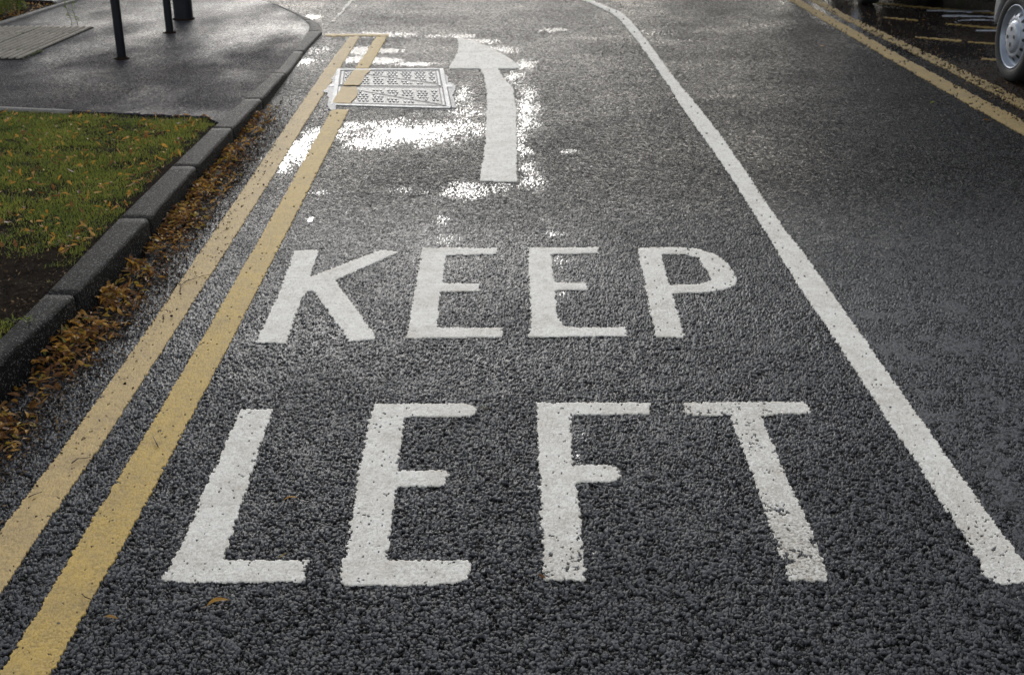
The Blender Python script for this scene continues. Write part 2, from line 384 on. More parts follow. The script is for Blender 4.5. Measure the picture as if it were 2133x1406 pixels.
# ------------------------------------------------------------------ painted markings lying on the chippings
def marking(name, loops, mat, label, cat, group=None, wear=0.0, rag=.0035, wearfn=None, cut=None, thick=.0023):
    L = [np.array([gp(x, y) for x, y in P], float).reshape(-1, 2) for P in loops]
    allp = np.concatenate([np.array(P, float) for P in loops])
    x0, x1, y0, y1 = allp[:, 0].min() - 14, allp[:, 0].max() + 14, allp[:, 1].min() - 10, allp[:, 1].max() + 10
    rr = np.nonzero((PY[:, 0] >= y0) & (PY[:, 0] <= y1))[0]; cc = np.nonzero((PX[0] >= x0) & (PX[0] <= x1))[0]
    if len(rr) < 2 or len(cc) < 2: return None
    sl_ = (slice(rr[0], rr[-1] + 1), slice(cc[0], cc[-1] + 1))
    X, Y = GX[sl_], GY[sl_]
    jx = (vn(X, Y, .007, 61) - .5) * 2 * rag + (vn(X, Y, .03, 62) - .5) * .6 * rag + (vn(X * .25, Y, .008, 66) - .5) * 2.4 * rag + (hh[sl_] - .6) * rag * 1.3
    jy = (vn(X, Y, .007, 63) - .5) * 2 * rag + (vn(X, Y, .03, 64) - .5) * 1.5 * rag
    m = polymask(L, X + jx, Y + jy)
    wn = fbm(X, Y, .045, 91, 4); wv = np.full(X.shape, wear)
    if wearfn is not None: wv = np.clip(wv + wearfn(PX[sl_], PY[sl_]), 0, 1.5)
    hole = (hh[sl_] > 1.15 - .58 * wv * sst(.42, .66, wn)) & (wv > 0)
    hole |= (wn + (hh[sl_] - .6) * .15 > 1.15 - .5 * wv)
    m &= ~hole
    if cut is not None: m &= ~cut[sl_]
    cmask = m[:-1, :-1] & m[1:, :-1] & m[:-1, 1:] & m[1:, 1:]
    # very thin strips can fall between vertices
    if cmask.sum() < 4: cmask = m[:-1, :-1]
    Z = Zr[sl_] * .0 + lowf[sl_] * .4 * (1 - .75 * farf[sl_]) + thick + (amp * (hh - .75))[sl_] * .24 * (1 - .75 * farf[sl_]) + (vn(X, Y, .003, 65) - .5) * .0006
    s_ = surf[sl_].copy(); s_[..., 3] = np.clip(wv, 0, 1); s_[..., 2] = 0
    o = gridmesh(name, X, Y, Z, cmask, mat, {'surf': s_}, skirt=.006, smooth=False)
    return tag(o, label, cat, group)

def strip(le, ri):
    return list(le) + list(ri)[::-1]
mhc = mh
L1 = strip([(727, 77), (676, 146), (611, 240), (502, 400), (297, 700), (156, 900), (-2, 1110), (-90, 1240), (-190, 1380)],
           [(751, 77), (708, 146), (648, 240), (550, 400), (359, 700), (230, 900), (85, 1110), (0, 1240), (-95, 1380)])
L2 = strip([(783, 77), (738, 146), (684, 240), (596, 400), (424, 700), (306, 900), (176, 1110), (100, 1240), (-2, 1406), (-95, 1550)],
           [(808, 77), (768, 146), (723, 240), (642, 400), (488, 700), (383, 900), (272, 1110), (196, 1240), (106, 1406), (20, 1550)])
mh_loose = polymask([np.array([gp(*p) for p in [(680, 145), (930, 145), (952, 229), (676, 229)]])], GX, GY) & (PX > 697)
marking('yellow_line', [L1], M['yellow_old'], 'pale faded yellow line nearer the kerb on the left', 'road marking', 'double yellow lines beside the leafy kerb', wear=.03, rag=.0022)
marking('yellow_line', [L2], M['yellow'], 'stronger yellow line next to the letters, crossing the manhole cover', 'road marking', 'double yellow lines beside the leafy kerb', wear=.06, rag=.0022, cut=mh_loose)
marking('yellow_end_bar', [[(677, 71.5), (811, 71.5), (811, 78), (677, 78)]], M['yellow_old'], 'thin pale yellow crossbar closing the double yellow lines', 'road marking', rag=.001)
lane = strip([(1130, -45), (1175, -15), (1210, 0), (1269, 27), (1290, 42), (1329, 90), (1383, 167), (1425, 233), (1479, 308), (1526, 376), (1553, 420), (1591, 480), (1630, 546), (1676, 618), (1700, 651), (1782, 776), (1863, 900), (1914, 972), (1964, 1055), (2015, 1127), (2040, 1173), (2045, 1199), (2076, 1217), (2108, 1218)],
             [(1160, -45), (1200, -15), (1232, 0), (1249, 7), (1293, 25), (1317, 45), (1359, 99), (1407, 164), (1461, 230), (1508, 290), (1559, 364), (1595, 420), (1637, 480), (1676, 529), (1700, 562), (1818, 731), (1937, 900), (1993, 979), (2061, 1073), (2126, 1163), (2160, 1195), (2150, 1216)])
marking('lane_line', [lane], M['white'], 'long white lane line right of the words, curving away at the top', 'road marking', wear=.05, rag=.0036, wearfn=lambda x, y: .25 * sst(900, 1180, y))
marking('kerb_end_line', [[(688, 48), (700, 34), (712, 20), (722, 10), (728, 0), (738, -20), (752, -40), (762, -40), (750, -18), (741, 0), (728, 14), (719, 25), (706, 38), (700, 47)]], M['white'], 'wobbly white line running up the road from the kerb corner', 'road marking', rag=.012, wear=.15)
ARROW = [(950, 77), (975, 83), (1014, 95), (1050, 114), (1079, 133), (1084, 144), (1038, 145), (1050, 162), (1070, 184), (1077, 231), (1078, 279), (1078, 381), (998, 379), (1009, 299), (1013, 231), (1013, 192), (1006, 158), (999, 145), (932, 144), (950, 114), (955, 97)]
marking('road_arrow', [ARROW], M['white'], 'white deflection arrow bending to the left above the word KEEP', 'road marking', wear=.0, rag=.004)
LET = [
 ('K', [[(613, 522), (666, 522), (646, 577), (796, 520), (835, 526), (699, 585), (745, 647), (785, 702), (784, 708), (728, 713), (651, 607), (641, 609), (630, 622), (597, 716), (531, 715), (584, 600)]], 'white letter K, first of the word KEEP', .0),
 ('E', [[(878, 517), (1039, 517), (1035, 531), (930, 533), (923, 591), (1002, 591), (1000, 608), (918, 609), (912, 683), (1048, 683), (1047, 703), (845, 706)]], 'white letter E right after the K of KEEP', .0),
 ('E', [[(1098, 517), (1248, 516), (1249, 529), (1150, 531), (1156, 589), (1223, 590), (1225, 605), (1158, 606), (1161, 654), (1171, 677), (1184, 682), (1305, 682), (1308, 701), (1100, 703), (1105, 677), (1102, 611)]], 'white letter E just before the P of KEEP', .0),
 ('P', [[(1326, 517), (1407, 515), (1456, 519), (1492, 531), (1515, 549), (1528, 565), (1537, 588), (1530, 597), (1502, 606), (1459, 611), (1402, 612), (1427, 700), (1423, 704), (1364, 703), (1348, 621)],
        [(1379, 531), (1427, 531), (1453, 539), (1469, 562), (1481, 585), (1459, 592), (1395, 595)]], 'white letter P ending the word KEEP', .1),
 ('L', [[(500, 853), (570, 853), (546, 922), (511, 1031), (463, 1166), (643, 1166), (632, 1212), (388, 1214), (333, 1210), (360, 1172), (398, 1087), (423, 1024), (455, 957)]], 'white letter L starting the word LEFT', .12),
 ('E', [[(776, 842), (979, 842), (993, 850), (991, 864), (979, 869), (843, 870), (829, 980), (935, 980), (935, 996), (928, 1013), (826, 1015), (806, 1166), (977, 1168), (982, 1182), (975, 1210), (898, 1219), (708, 1219), (711, 1179), (722, 1147), (745, 996)]], 'white letter E between the L and the F of LEFT', .15),
 ('F', [[(1115, 839), (1354, 839), (1357, 863), (1189, 866), (1194, 970), (1275, 969), (1293, 979), (1295, 993), (1284, 1004), (1199, 1005), (1210, 1081), (1220, 1204), (1212, 1210), (1131, 1208), (1126, 1046)]], 'white letter F of the word LEFT', .12),
 ('T', [[(1424, 839), (1577, 837), (1676, 837), (1686, 849), (1688, 861), (1586, 866), (1613, 930), (1648, 1011), (1693, 1109), (1727, 1210), (1644, 1211), (1598, 1081), (1553, 955), (1518, 866), (1440, 866), (1424, 858)]], 'white worn letter T ending the word LEFT', .3)]
for ch, loops, lab, wr in LET:
    fn = (lambda x, y: .75 * sst(980, 1200, y)) if ch == 'T' else ((lambda x, y: .35 * sst(1040, 1200, y)) if ch == 'F' else None)
    marking('painted_letter', loops, M['white'], lab, 'road marking', 'letters of the words painted on the road', wear=wr, wearfn=fn)
RY1 = strip([(1595, -30), (1640, 0), (1700, 36), (1770, 77), (1850, 124), (1930, 170), (2020, 222), (2100, 266), (2180, 312), (2300, 378)],
            [(1622, -30), (1668, 0), (1725, 33), (1797, 72), (1880, 118), (1962, 162), (2050, 208), (2133, 251), (2215, 296), (2330, 360)])
RY2 = strip([(1640, -30), (1684, 0), (1735, 30), (1800, 66), (1880, 110), (1960, 152), (2050, 200), (2133, 244), (2250, 306)],
            [(1658, -30), (1702, 0), (1755, 29), (1822, 64), (1902, 106), (1985, 147), (2075, 194), (2150, 232), (2270, 294)])
RY2 = strip([(1640, -30), (1684, 0), (1735, 30), (1800, 64), (1880, 103), (1960, 142), (2050, 188), (2133, 234), (2250, 300)],
            [(1660, -30), (1708, 0), (1762, 30), (1828, 62), (1905, 98), (1985, 135), (2070, 176), (2150, 218), (2270, 282)])
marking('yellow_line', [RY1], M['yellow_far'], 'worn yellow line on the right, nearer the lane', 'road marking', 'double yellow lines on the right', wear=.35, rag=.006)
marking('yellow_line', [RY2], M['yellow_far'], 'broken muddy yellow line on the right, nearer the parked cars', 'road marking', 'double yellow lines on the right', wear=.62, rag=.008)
# bay markings beyond, by the silver wheel
BAY = [([(1812, 3), (1880, 9), (1880, 14), (1812, 8)], 'top, under the dark car'), ([(1880, 10), (2075, 26), (2075, 31), (1880, 15)], ''),
       ([(1840, 35), (1914, 41), (1914, 46), (1840, 39)], ''), ([(1968, 48), (2080, 57), (2080, 63), (1968, 52)], ''),
       ([(1905, 76), (2004, 83), (2004, 90), (1905, 80)], ''), ([(2014, 86), (2080, 90), (2080, 96), (2014, 90)], ''), ([(2040, 121), (2082, 122), (2082, 129), (2040, 126)], '')]
BL = ['faint short yellow bay stroke at the top by the dark car tyre', 'long faint yellow bay stroke along the top edge of the puddle', 'short yellow bay stroke in the puddle, furthest left of the clear ones',
      'bold yellow bay stroke under the pale strokes', 'yellow bay stroke sunk in the puddle left of the wheel hub', 'yellow bay stroke touching the tyre at hub height', 'stub of yellow bay stroke by the foot of the silver wheel']
for (P, _), lb in zip(BAY, BL):
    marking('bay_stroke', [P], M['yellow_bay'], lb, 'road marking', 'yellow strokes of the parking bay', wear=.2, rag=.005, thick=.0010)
def arc(cx, cy, rx, ry, a0, a1, wd, n=14):
    o_, i_ = [], []
    for k in range(n + 1):
        a = R(a0 + (a1 - a0) * k / n)
        o_.append((cx + rx * math.cos(a), cy + ry * math.sin(a))); i_.append((cx + (rx - wd * 1.6) * math.cos(a), cy + (ry - wd) * math.sin(a)))
    return strip(o_, i_)
WB = [([arc(2035, 47, 48, 7, 150, 400, 3.6)], 'curled pale stroke left of the silver wheel, lower one'),
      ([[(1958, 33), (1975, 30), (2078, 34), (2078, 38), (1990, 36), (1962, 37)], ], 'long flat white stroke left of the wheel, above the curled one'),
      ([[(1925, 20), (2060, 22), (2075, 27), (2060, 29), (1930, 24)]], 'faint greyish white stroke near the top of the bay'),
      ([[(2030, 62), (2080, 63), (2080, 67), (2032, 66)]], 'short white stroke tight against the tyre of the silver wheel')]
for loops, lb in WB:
    marking('bay_pale_stroke', loops, M['white_dull'], lb, 'road marking', 'pale strokes of the parking bay', wear=.0, rag=.006, thick=.0010)

# ------------------------------------------------------------------ pavement, verge and planted bed on the left, one kerb high
PPX, PPY = fan(-420, 700, -70, 1150, 1.9)
KX, KY, KZ = gpk(PPX, PPY, 0)
edge_y = np.interp(PPX, [-420, 0, 150, 430, 452, 700], [212, 226, 233, 243, 256, 300])
bed_y = np.interp(PPX, [-420, 0, 10, 160, 290, 700], [190, 50, 46, -1, -42, -200])
inside = PPX < back(PPY) + 3
cc_ = lambda m: m[:-1, :-1]
cp1, cpi, hp = chips(KX, KY, .0068, 51)
pl = (fbm(KX, KY, .6, 6, 3) - .5) * .010
dYp = KY[1:, 0] - KY[:-1, 0]; dYp = np.append(dYp, dYp[-1])[:, None]
farp = sst(.003, .010, dYp) * np.ones_like(KX)
pz = KZ - .004 + (hp - .7) * .0022 * (1 - .95 * farp) + pl * .5
PW = np.zeros(KX.shape); nn = fbm(KX, KY * .5, .35, 33, 4) - .5
PW = np.clip(sst(150, 70, PPY) * .11 + nn * .26 - .01, 0, .17)
surfp = np.stack([np.clip(cp1 * (.5 + .5 * hp), 0, 1), cpi * .7, PW, np.clip((fbm(KX, KY, .25, 12) - .55) * 1.5, 0, .5)], -1)
lodp = np.stack([farp, farp * 0, farp * 0, farp * 0 + 1], -1)
pav = gridmesh('pavement', KX, KY, pz, cc_(inside & (PPY < edge_y) & (PPY > bed_y)), M['path'], {'surf': surfp, 'lod': lodp}, skirt=.05, smooth=True)
tag(pav, kind='structure')
vz = KZ - .012 + (fbm(KX, KY, .12, 14, 5) - .5) * .022 + (fbm(KX, KY, .015, 15, 3) - .5) * .008
ver = gridmesh('verge_soil', KX, KY, vz, cc_(inside & (PPY >= edge_y - 6)), M['soil'], {'surf': surfp}, skirt=.05, smooth=True)
tag(ver, kind='structure')
bed = gridmesh('bed_soil', KX, KY, KZ - .004 + (fbm(KX, KY, .1, 16, 4) - .5) * .02, cc_(inside & (PPY <= bed_y + 2)), M['soil'], {'surf': surfp}, skirt=.05, smooth=True)
tag(bed, kind='structure')

# ------------------------------------------------------------------ kerb stones
def kerbline(ys, fn):
    x, y, z = gpk(fn(np.array(ys, float)), np.array(ys, float))
    return np.stack([x, y, z], -1)
def kerb_stone(i, y0, y1, label, mat, gap=(.002, .002)):
    """one stone between photo rows y0 (far) and y1 (near)"""
    n = 14
    ys = 1 / np.linspace(1 / (y1 + 350), 1 / (y0 + 350), n) - 350
    F_ = kerbline(ys, front); B_ = kerbline(ys, back)
    # straighten towards chord, a kerb stone is straight
    t = np.linspace(0, 1, n)[:, None]
    if y0 > 70:
        F_ = F_[0] * (1 - t) + F_[-1] * t; B_ = B_[0] * (1 - t) + B_[-1] * t
    dirv = (F_[-1] - F_[0]); ln = np.linalg.norm(dirv[:2]); dirv /= ln
    for A_ in (F_, B_):
        A_[0] += dirv * gap[0]; A_[-1] -= dirv * gap[1]
    rs = []
    for k in range(n):
        f, b = F_[k], B_[k]; acr = (b - f)[:2]; wd = np.linalg.norm(acr); acr /= wd
        top = kz(f[1]) if True else f[2]
        prof = [(wd, -.06), (wd, top - .004), (wd - .006, top + .001)]
        for q in range(1, 6): prof.append((wd - .006 - (wd - .030) * q / 6, top + .001))
        for q in range(7):
            a = R(90 * q / 6); r_ = min(.017, top * .6)
            prof.append((r_ - r_ * math.sin(a), top - r_ + r_ * math.cos(a)))
        for q in range(1, 6): prof.append((-.004 * q / 5 * (top / .1), (top - .022) * (1 - q / 5) - .0))
        prof.append((-.004, -.06))
        rs.append([(f[0] + acr[0] * s_, f[1] + acr[1] * s_, z_) for s_, z_ in prof])
    m = len(rs[0]); V = np.array(rs).reshape(-1, 3)
    V[:, :] += np.stack([(vn(V[:, 0] * 1.0 + V[:, 2] * 3, V[:, 1], .02, 71) - .5) * .0025, V[:, 0] * 0, (vn(V[:, 0], V[:, 1], .025, 72) - .5) * .003], -1)
    Fq = []
    for k in range(n - 1):
        for j in range(m - 1):
            Fq.append((k * m + j, k * m + j + 1, (k + 1) * m + j + 1, (k + 1) * m + j))
    me = bpy.data.meshes.new('kerb_stone')
    faces = [tuple(q) for q in Fq] + [tuple(range(m))[::-1], tuple(range((n - 1) * m, n * m))]
    me.from_pydata([tuple(v) for v in V], [], faces); me.update()
    me.polygons.foreach_set('use_smooth', np.array([True] * (len(faces) - 2) + [False, False]))
    bm = bmesh.new(); bm.from_mesh(me); bmesh.ops.recalc_face_normals(bm, faces=bm.faces); bm.to_mesh(me); bm.free()
    o = link('kerb_stone', me, None, mat)
    return tag(o, label, 'kerb stone', 'kerb stones along the left of the road')
KS = [(8, 43, 'short curved pale kerb stone beyond the corner of the pavement', 'kerb_far'), (43, 66, 'rounded pale corner kerb stone at the tip of the pavement', 'kerb_far'),
      (66, 108, 'pale low kerb stone directly before the rounded corner', 'kerb_far'), (108, 154, 'sunken brownish kerb stone level with the wet pavement', 'kerb_far'),
      (154, 207, 'kerb stone sloping down where the kerb drops', 'kerb'), (207, 268, 'kerb stone where the grass meets the pavement', 'kerb'),
      (268, 347, 'kerb stone beside the middle of the grass', 'kerb'), (347, 455, 'kerb stone beside the lower grass and thick leaves', 'kerb'),
      (455, 614, 'kerb stone between bare soil and piled leaves, joint lines at both ends in full view', 'kerb'), (614, 850, 'nearest kerb stone, cut by the left edge of the photo', 'kerb')]
JG = [.001, .001, .001, .0015, .002, .003, .0006, .0008, .003, .003, .003]
for i, (a, b, lb, m_) in enumerate(KS): kerb_stone(i, a, b, lb, M[m_], gap=(JG[i], JG[i + 1]))

# thin concrete edgings: grass/pavement border and bed border
def edging(p0, p1, wpx, label, mat, hgt=.012, seg=24):
    x0, y0, z0 = gpk(*p0); x1, y1, z1 = gpk(*p1)
    a = np.array([float(x0), float(y0)]); b = np.array([float(x1), float(y1)])
    dv = (b - a); ln = np.linalg.norm(dv); dv /= ln; nrm = np.array([-dv[1], dv[0]])
    V = []; Fq = []
    prof = [(-wpx / 2, -.05), (-wpx / 2, hgt - .004), (-wpx / 2 + .004, hgt), (wpx / 2 - .004, hgt), (wpx / 2, hgt - .004), (wpx / 2, -.05)]
    for k in range(seg + 1):
        p = a + dv * ln * k / seg; z = float(kz(p[1]))
        for s_, h_ in prof:
            V.append((p[0] + nrm[0] * s_ + rnd.uniform(-.0015, .0015), p[1] + nrm[1] * s_, z + h_ + rnd.uniform(-.001, .001)))
    for k in range(seg):
        for j in range(5): Fq.append((k * 6 + j, k * 6 + j + 1, k * 6 + 7 + j, k * 6 + 6 + j))
    o = npmesh('concrete_edging', V, Fq, mat); return tag(o, label, 'edging')
edging((-200, 217), (152, 232.5), .03, 'narrow concrete edging between the grass and the pavement', M['edging'], .006)
edging((-120, 88), (300, -44), .055, 'pale concrete edging along the planted bed at the top left', M['edging'], .012)

# ------------------------------------------------------------------ ribbed tactile slabs
def tactile():
    rib_d = np.array([float(v) for v in np.subtract(gpk(193, 59)[:2], gpk(45, 124)[:2])]); rib_d /= np.linalg.norm(rib_d)
    tip = np.array([float(v) for v in gpk(45, 124)[:2]])
    rows = [124, 106, 72, 57.5]; Ys = [float(gpk(60, r)[1]) for r in rows]
    pitch = .052
    names = ['near row', 'middle row', 'far row']; cols = ['at the right edge', 'left of the mossy joint', 'furthest left']
    for ri in range(3):
        ya, yb = Ys[ri] + .004, Ys[ri + 1] - .004
        for ci in range(3):
            V = []; Fq = []
            def P(s, Y, z):
                q = tip + rib_d * ((Y - tip[1]) / rib_d[1]); return (q[0] - s, Y, float(kz(Y)) + z)
            def quadbox(s0, s1, z0, z1, bev=.004):
                n0 = len(V); K_ = 14
                for Y in np.linspace(ya, yb, K_ + 1):
                    V.extend([P(s0, Y, z0), P(s0 + bev, Y, z1), P(s1 - bev, Y, z1), P(s1, Y, z0)])
                for q in range(n0, n0 + 4 * K_, 4):
                    Fq.extend([(q, q + 1, q + 5, q + 4), (q + 1, q + 2, q + 6, q + 5), (q + 2, q + 3, q + 7, q + 6)])
                e_ = n0 + 4 * K_
                Fq.extend([(n0, n0 + 3, n0 + 2, n0 + 1), (e_, e_ + 1, e_ + 2, e_ + 3)])
            s0 = ci * 8 * pitch + .003; s1 = (ci + 1) * 8 * pitch - .006
            quadbox(s0, s1, -.05, .003, .001); nb = len(Fq)
            for k in range(8):
                c = s0 + .004 + (k + .5) * (s1 - s0) / 8
                quadbox(c - .014, c + .010, .003, .0125, .004)
            o = npmesh('tactile_slab', V, Fq, [M['tactile'], M['groove']]); mi_ = np.zeros(len(Fq), np.int32); mi_[:nb] = 1; o.data.polygons.foreach_set('material_index', mi_)
            tag(o, 'ribbed concrete slab, %s of the patch, %s' % (names[ri], cols[ci]), 'paving slab', 'ribbed tactile slabs in the pavement')
    pts = []
    for _ in range(900):
        t = rnd.random()
        if rnd.random() < .55: s = 8 * pitch - .002 + rnd.gauss(0, .006); Y = Ys[0] + (Ys[3] - Ys[0]) * t
        elif rnd.random() < .5: s = rnd.random() * 10 * pitch; Y = Ys[rnd.choice([1, 2])] + rnd.gauss(0, .008)
        else: s = -.008 + rnd.gauss(0, .005); Y = Ys[0] + (Ys[1] - Ys[0]) * t * 1.1
        if fbm(np.array([s * 3]), np.array([Y]), .12, 4)[0] < .42: continue
        q = tip + rib_d * ((Y - tip[1]) / rib_d[1]); pts.append((q[0] - s, Y, float(kz(Y)) + .004))
    crumbs('joint_moss', pts, 'yellow green moss in the joints of the ribbed slabs', (.004, .012), [M['moss']])

# ------------------------------------------------------------------ manhole cover
def lerp2(u, v):
    a, b, c, e = mxy
    return (a * (1 - u) + b * u) * (1 - v) + (e * (1 - u) + c * u) * v
M['iron'] = simple('wet_cast_iron', (.42, .42, .41), .5, metal=.0, nscale=14, var=.4, bump=.0012, bscale=180, spec=.22)
M['iron_floor'] = simple('dark_iron_between_treads', (.07, .068, .065), .5, nscale=20, var=.5, spec=.2)  # plate floor, darker than the raised treads
M['iron_dark'] = simple('iron_groove', (.09, .085, .08), .6, spec=.2)
M['cement'] = simple('pale_cement_bedding', (.20, .20, .195), .5, spec=.15, nscale=18, col2=(.24, .24, .24), bump=.003, bscale=90)
def manhole():
    root = empty('manhole_cover', (float(mxy[:, 0].mean()), float(mxy[:, 1].mean()), 0))
    tag(root, 'rectangular cast iron manhole cover of four triangular plates under the yellow line', 'manhole cover')
    ox, oy = root.location.x, root.location.y
    def bar(bm, u0, v0, u1, v1, wd, z0, z1):
        p = lerp2(u0, v0); q = lerp2(u1, v1); dv = q - p; dv = dv / np.linalg.norm(dv); nr = np.array([-dv[1], dv[0]]) * wd / 2
        vs = []
        for pt in (p - nr, q - nr, q + nr, p + nr): vs.append((pt[0] - ox, pt[1] - oy))
        lo = [bm.verts.new((x, y, z0)) for x, y in vs]; hi = [bm.verts.new((x, y, z1)) for x, y in vs]
        bm.faces.new(hi)
        for k in range(4): bm.faces.new((lo[k], lo[(k + 1) % 4], hi[(k + 1) % 4], hi[k]))
    bm = bmesh.new()
    for a in ((0, .004, 1, .004), (1, .996, 0, .996)): bar(bm, *a, .040, -.02, .0042)
    for a in ((.012, .0, .012, 1), (.988, 1, .988, 0)): bar(bm, *a, .024, -.02, .0058)
    for a in ((.055, .06, .055, .47), (.045, .54, .045, .95), (.945, .06, .945, .47), (.95, .54, .95, .95)): bar(bm, *a, .012, -.02, .0050)
    bar(bm, -.055, .50, .03, .50, .075, -.02, .0054); bar(bm, .97, .48, 1.06, .48, .075, -.02, .0054)
    bmesh.ops.recalc_face_normals(bm, faces=bm.faces); bmobj('frame', bm, M['iron'], root)
    bm = bmesh.new()
    v = [bm.verts.new((*(lerp2(u, w_) - (ox, oy)), -.0005)) for u, w_ in ((0, 0), (1, 0), (1, 1), (0, 1))]; bm.faces.new(v[::-1]); bmesh.ops.recalc_face_normals(bm, faces=bm.faces)
    bmobj('bedding', bm, M['iron_dark'], root)
    tris = [((.075, .055), (.925, .055), (.925, .40)), ((.075, .085), (.915, .44), (.915, .475), (.075, .475)),
            ((.07, .535), (.93, .535), (.93, .92)), ((.065, .56), (.90, .945), (.065, .945))]
    for ti, T in enumerate(tris):
        bm = bmesh.new()
        def prism(pts, z0, z1, mi=0):
            lo = [bm.verts.new((*(lerp2(u, w_) - (ox, oy)), z0)) for u, w_ in pts]; hi = [bm.verts.new((*(lerp2(u, w_) - (ox, oy)), z1)) for u, w_ in pts]
            f = [bm.faces.new(hi)]; n = len(pts); f[0].material_index = mi
            for k in range(n): f.append(bm.faces.new((lo[k], lo[(k + 1) % n], hi[(k + 1) % n], hi[k])))
        prism(T, -.005, .0012)
        arr = np.array(T)
        # raised rim on the long slanted side and tread lozenges
        for iu in range(26):
            for iv in range(8):
                for odd in (0, 1):
                    u = .09 + iu * .0325 + (0 if iv % 2 else .012); v_ = .085 + iv * .055 + (.47 if ti > 1 else 0)
                    if odd: continue
                    if (iu % 4) == 3: continue
                    if hsh(iu + ti * 50, iv, 5) < .0: continue
                    du, dv = .0115, .019
                    pts = [(u - du, v_), (u, v_ - dv), (u + du, v_), (u, v_ + dv)]
                    okk = all(polymask([arr], np.array([p[0] + (.006 if p[0] < u else -.0)]), np.array([p[1]]))[0] for p in [(u - .02, v_), (u + .02, v_), (u, v_ - .025), (u, v_ + .025)])
                    if okk: prism(pts, .0, .0058, 1)
        bmesh.ops.recalc_face_normals(bm, faces=bm.faces)
        o = bmobj('cover_plate', bm, [M['iron_floor'], M['iron']], root)
    # yellow paint left on the plates
    bm = bmesh.new()
    for P in ([(.155, .03), (.315, .03), (.27, .22), (.255, .34), (.22, .49), (.07, .49)], [(.06, .54), (.19, .54), (.215, .66), (.20, .80), (.16, .97), (.0, .97)]):
        P2 = []
        for k in range(len(P)):
            a = np.array(P[k]); b = np.array(P[(k + 1) % len(P)])
            for t in range(5): P2.append(a + (b - a) * t / 5 + rng.normal(0, .004, 2))
        lo = [bm.verts.new((*(lerp2(*p) - (ox, oy)), .0035)) for p in P2]; hi = [bm.verts.new((*(lerp2(*p) - (ox, oy)), .0066)) for p in P2]
        bm.faces.new(hi)
        for k in range(len(P2)): bm.faces.new((lo[k], lo[(k + 1) % len(P2)], hi[(k + 1) % len(P2)], hi[k]))
    bmesh.ops.recalc_face_normals(bm, faces=bm.faces)
    o = bmobj('paint_remnant', bm, M['yellow_old'], root)
    at = o.data.attributes.new('surf', 'FLOAT_COLOR', 'POINT'); at.data.foreach_set('color', np.tile(np.array((1, .5, 0, 0), np.float32), len(o.data.vertices)))
    # cement bedding patches at both sides
    for side, P in ((0, [(924, 147), (932, 160), (934, 172), (948, 178), (950, 188), (942, 200), (950, 226), (938, 227), (930, 196), (922, 160)]),
                    (1, [(701, 150), (692, 168), (690, 178), (672, 192), (684, 196), (682, 226), (692, 232), (700, 229), (699, 190), (705, 165)])):
        w_ = np.array([gp(*p) for p in P]); bm = bmesh.new(); P2 = []
        for k in range(len(w_)):
            a = w_[k]; b = w_[(k + 1) % len(w_)]
            for t in range(6): P2.append(a + (b - a) * t / 6 + rng.normal(0, .005, 2))
        lo = [bm.verts.new((p[0] - ox, p[1] - oy, -.01)) for p in P2]; hi = [bm.verts.new((p[0] - ox, p[1] - oy, .0035)) for p in P2]
        bm.faces.new(hi)
        for k in range(len(P2)): bm.faces.new((lo[k], lo[(k + 1) % len(P2)], hi[(k + 1) % len(P2)], hi[k]))
        bmesh.ops.recalc_face_normals(bm, faces=bm.faces)
        bmobj('cement_surround', bm, M['cement'], root)
manhole()

# ------------------------------------------------------------------ lathe / tube helpers
def lathe(bm, prof, n=40, axis='z', mats=None, M4=Matrix()):
    rings = []
    for r, z in prof:
        rings.append([bm.verts.new(M4 @ (Vector((r * math.cos(2 * math.pi * k / n), r * math.sin(2 * math.pi * k / n), z)))) for k in range(n)])
    for i in range(len(rings) - 1):
        for k in range(n):
            f = bm.faces.new((rings[i][k], rings[i][(k + 1) % n], rings[i + 1][(k + 1) % n], rings[i + 1][k])); f.smooth = True
            if mats: f.material_index = mats[i]
    return rings

# ------------------------------------------------------------------ posts
M['post'] = simple('black_post_paint', (.010, .010, .013), .45, nscale=8, var=.4, bump=.0006, bscale=60, spec=.12)
M['galv'] = simple('dark_column_paint', (.012, .013, .018), .45, nscale=6, var=.4, bump=.0006, bscale=60, spec=.15)
M['grey_sign'] = simple('sign_back_grey', (.22, .23, .24), .5)
M['lampglass'] = simple('lantern_glass', (.5, .5, .5), .2)
def post(name, px, py, r, h, label, cat, sign=False):
    x, y, z = [float(v) for v in gpk(px, py)]
    root = empty(name, (x, y, z)); tag(root, label, cat)
    bm = bmesh.new(); lathe(bm, [(r * 1.0, -.15), (r, h), (r * .6, h + .012), (0.001, h + .014)], 28); bmobj('pole', bm, M['post'], root)
    bm = bmesh.new(); lathe(bm, [(r + .03, -.05), (r + .022, -.001), (r + .008, .004), (r, .010)], 28)
    for v in bm.verts:
        v.co.x *= 1 + .25 * (hsh(v.co.x * 500, v.co.y * 500, 3) - .5)
    bmobj('foot_collar', bm, M['soil'], root)
    if sign:
        bm = bmesh.new(); bmesh.ops.create_cube(bm, size=1); bmesh.ops.scale(bm, vec=(.45, .006, .45), verts=bm.verts); bmesh.ops.translate(bm, vec=(0, -r - .006, h - .28), verts=bm.verts)
        bmobj('sign_plate', bm, M['grey_sign'], root)
    return root
post('sign_post', 254, 122, .031, 2.5, 'slim black post standing nearest, left of the other two posts', 'post', True)
post('sign_post', 354, 68, .030, 2.5, 'slim black post right beside the thick lamp column', 'post', True)
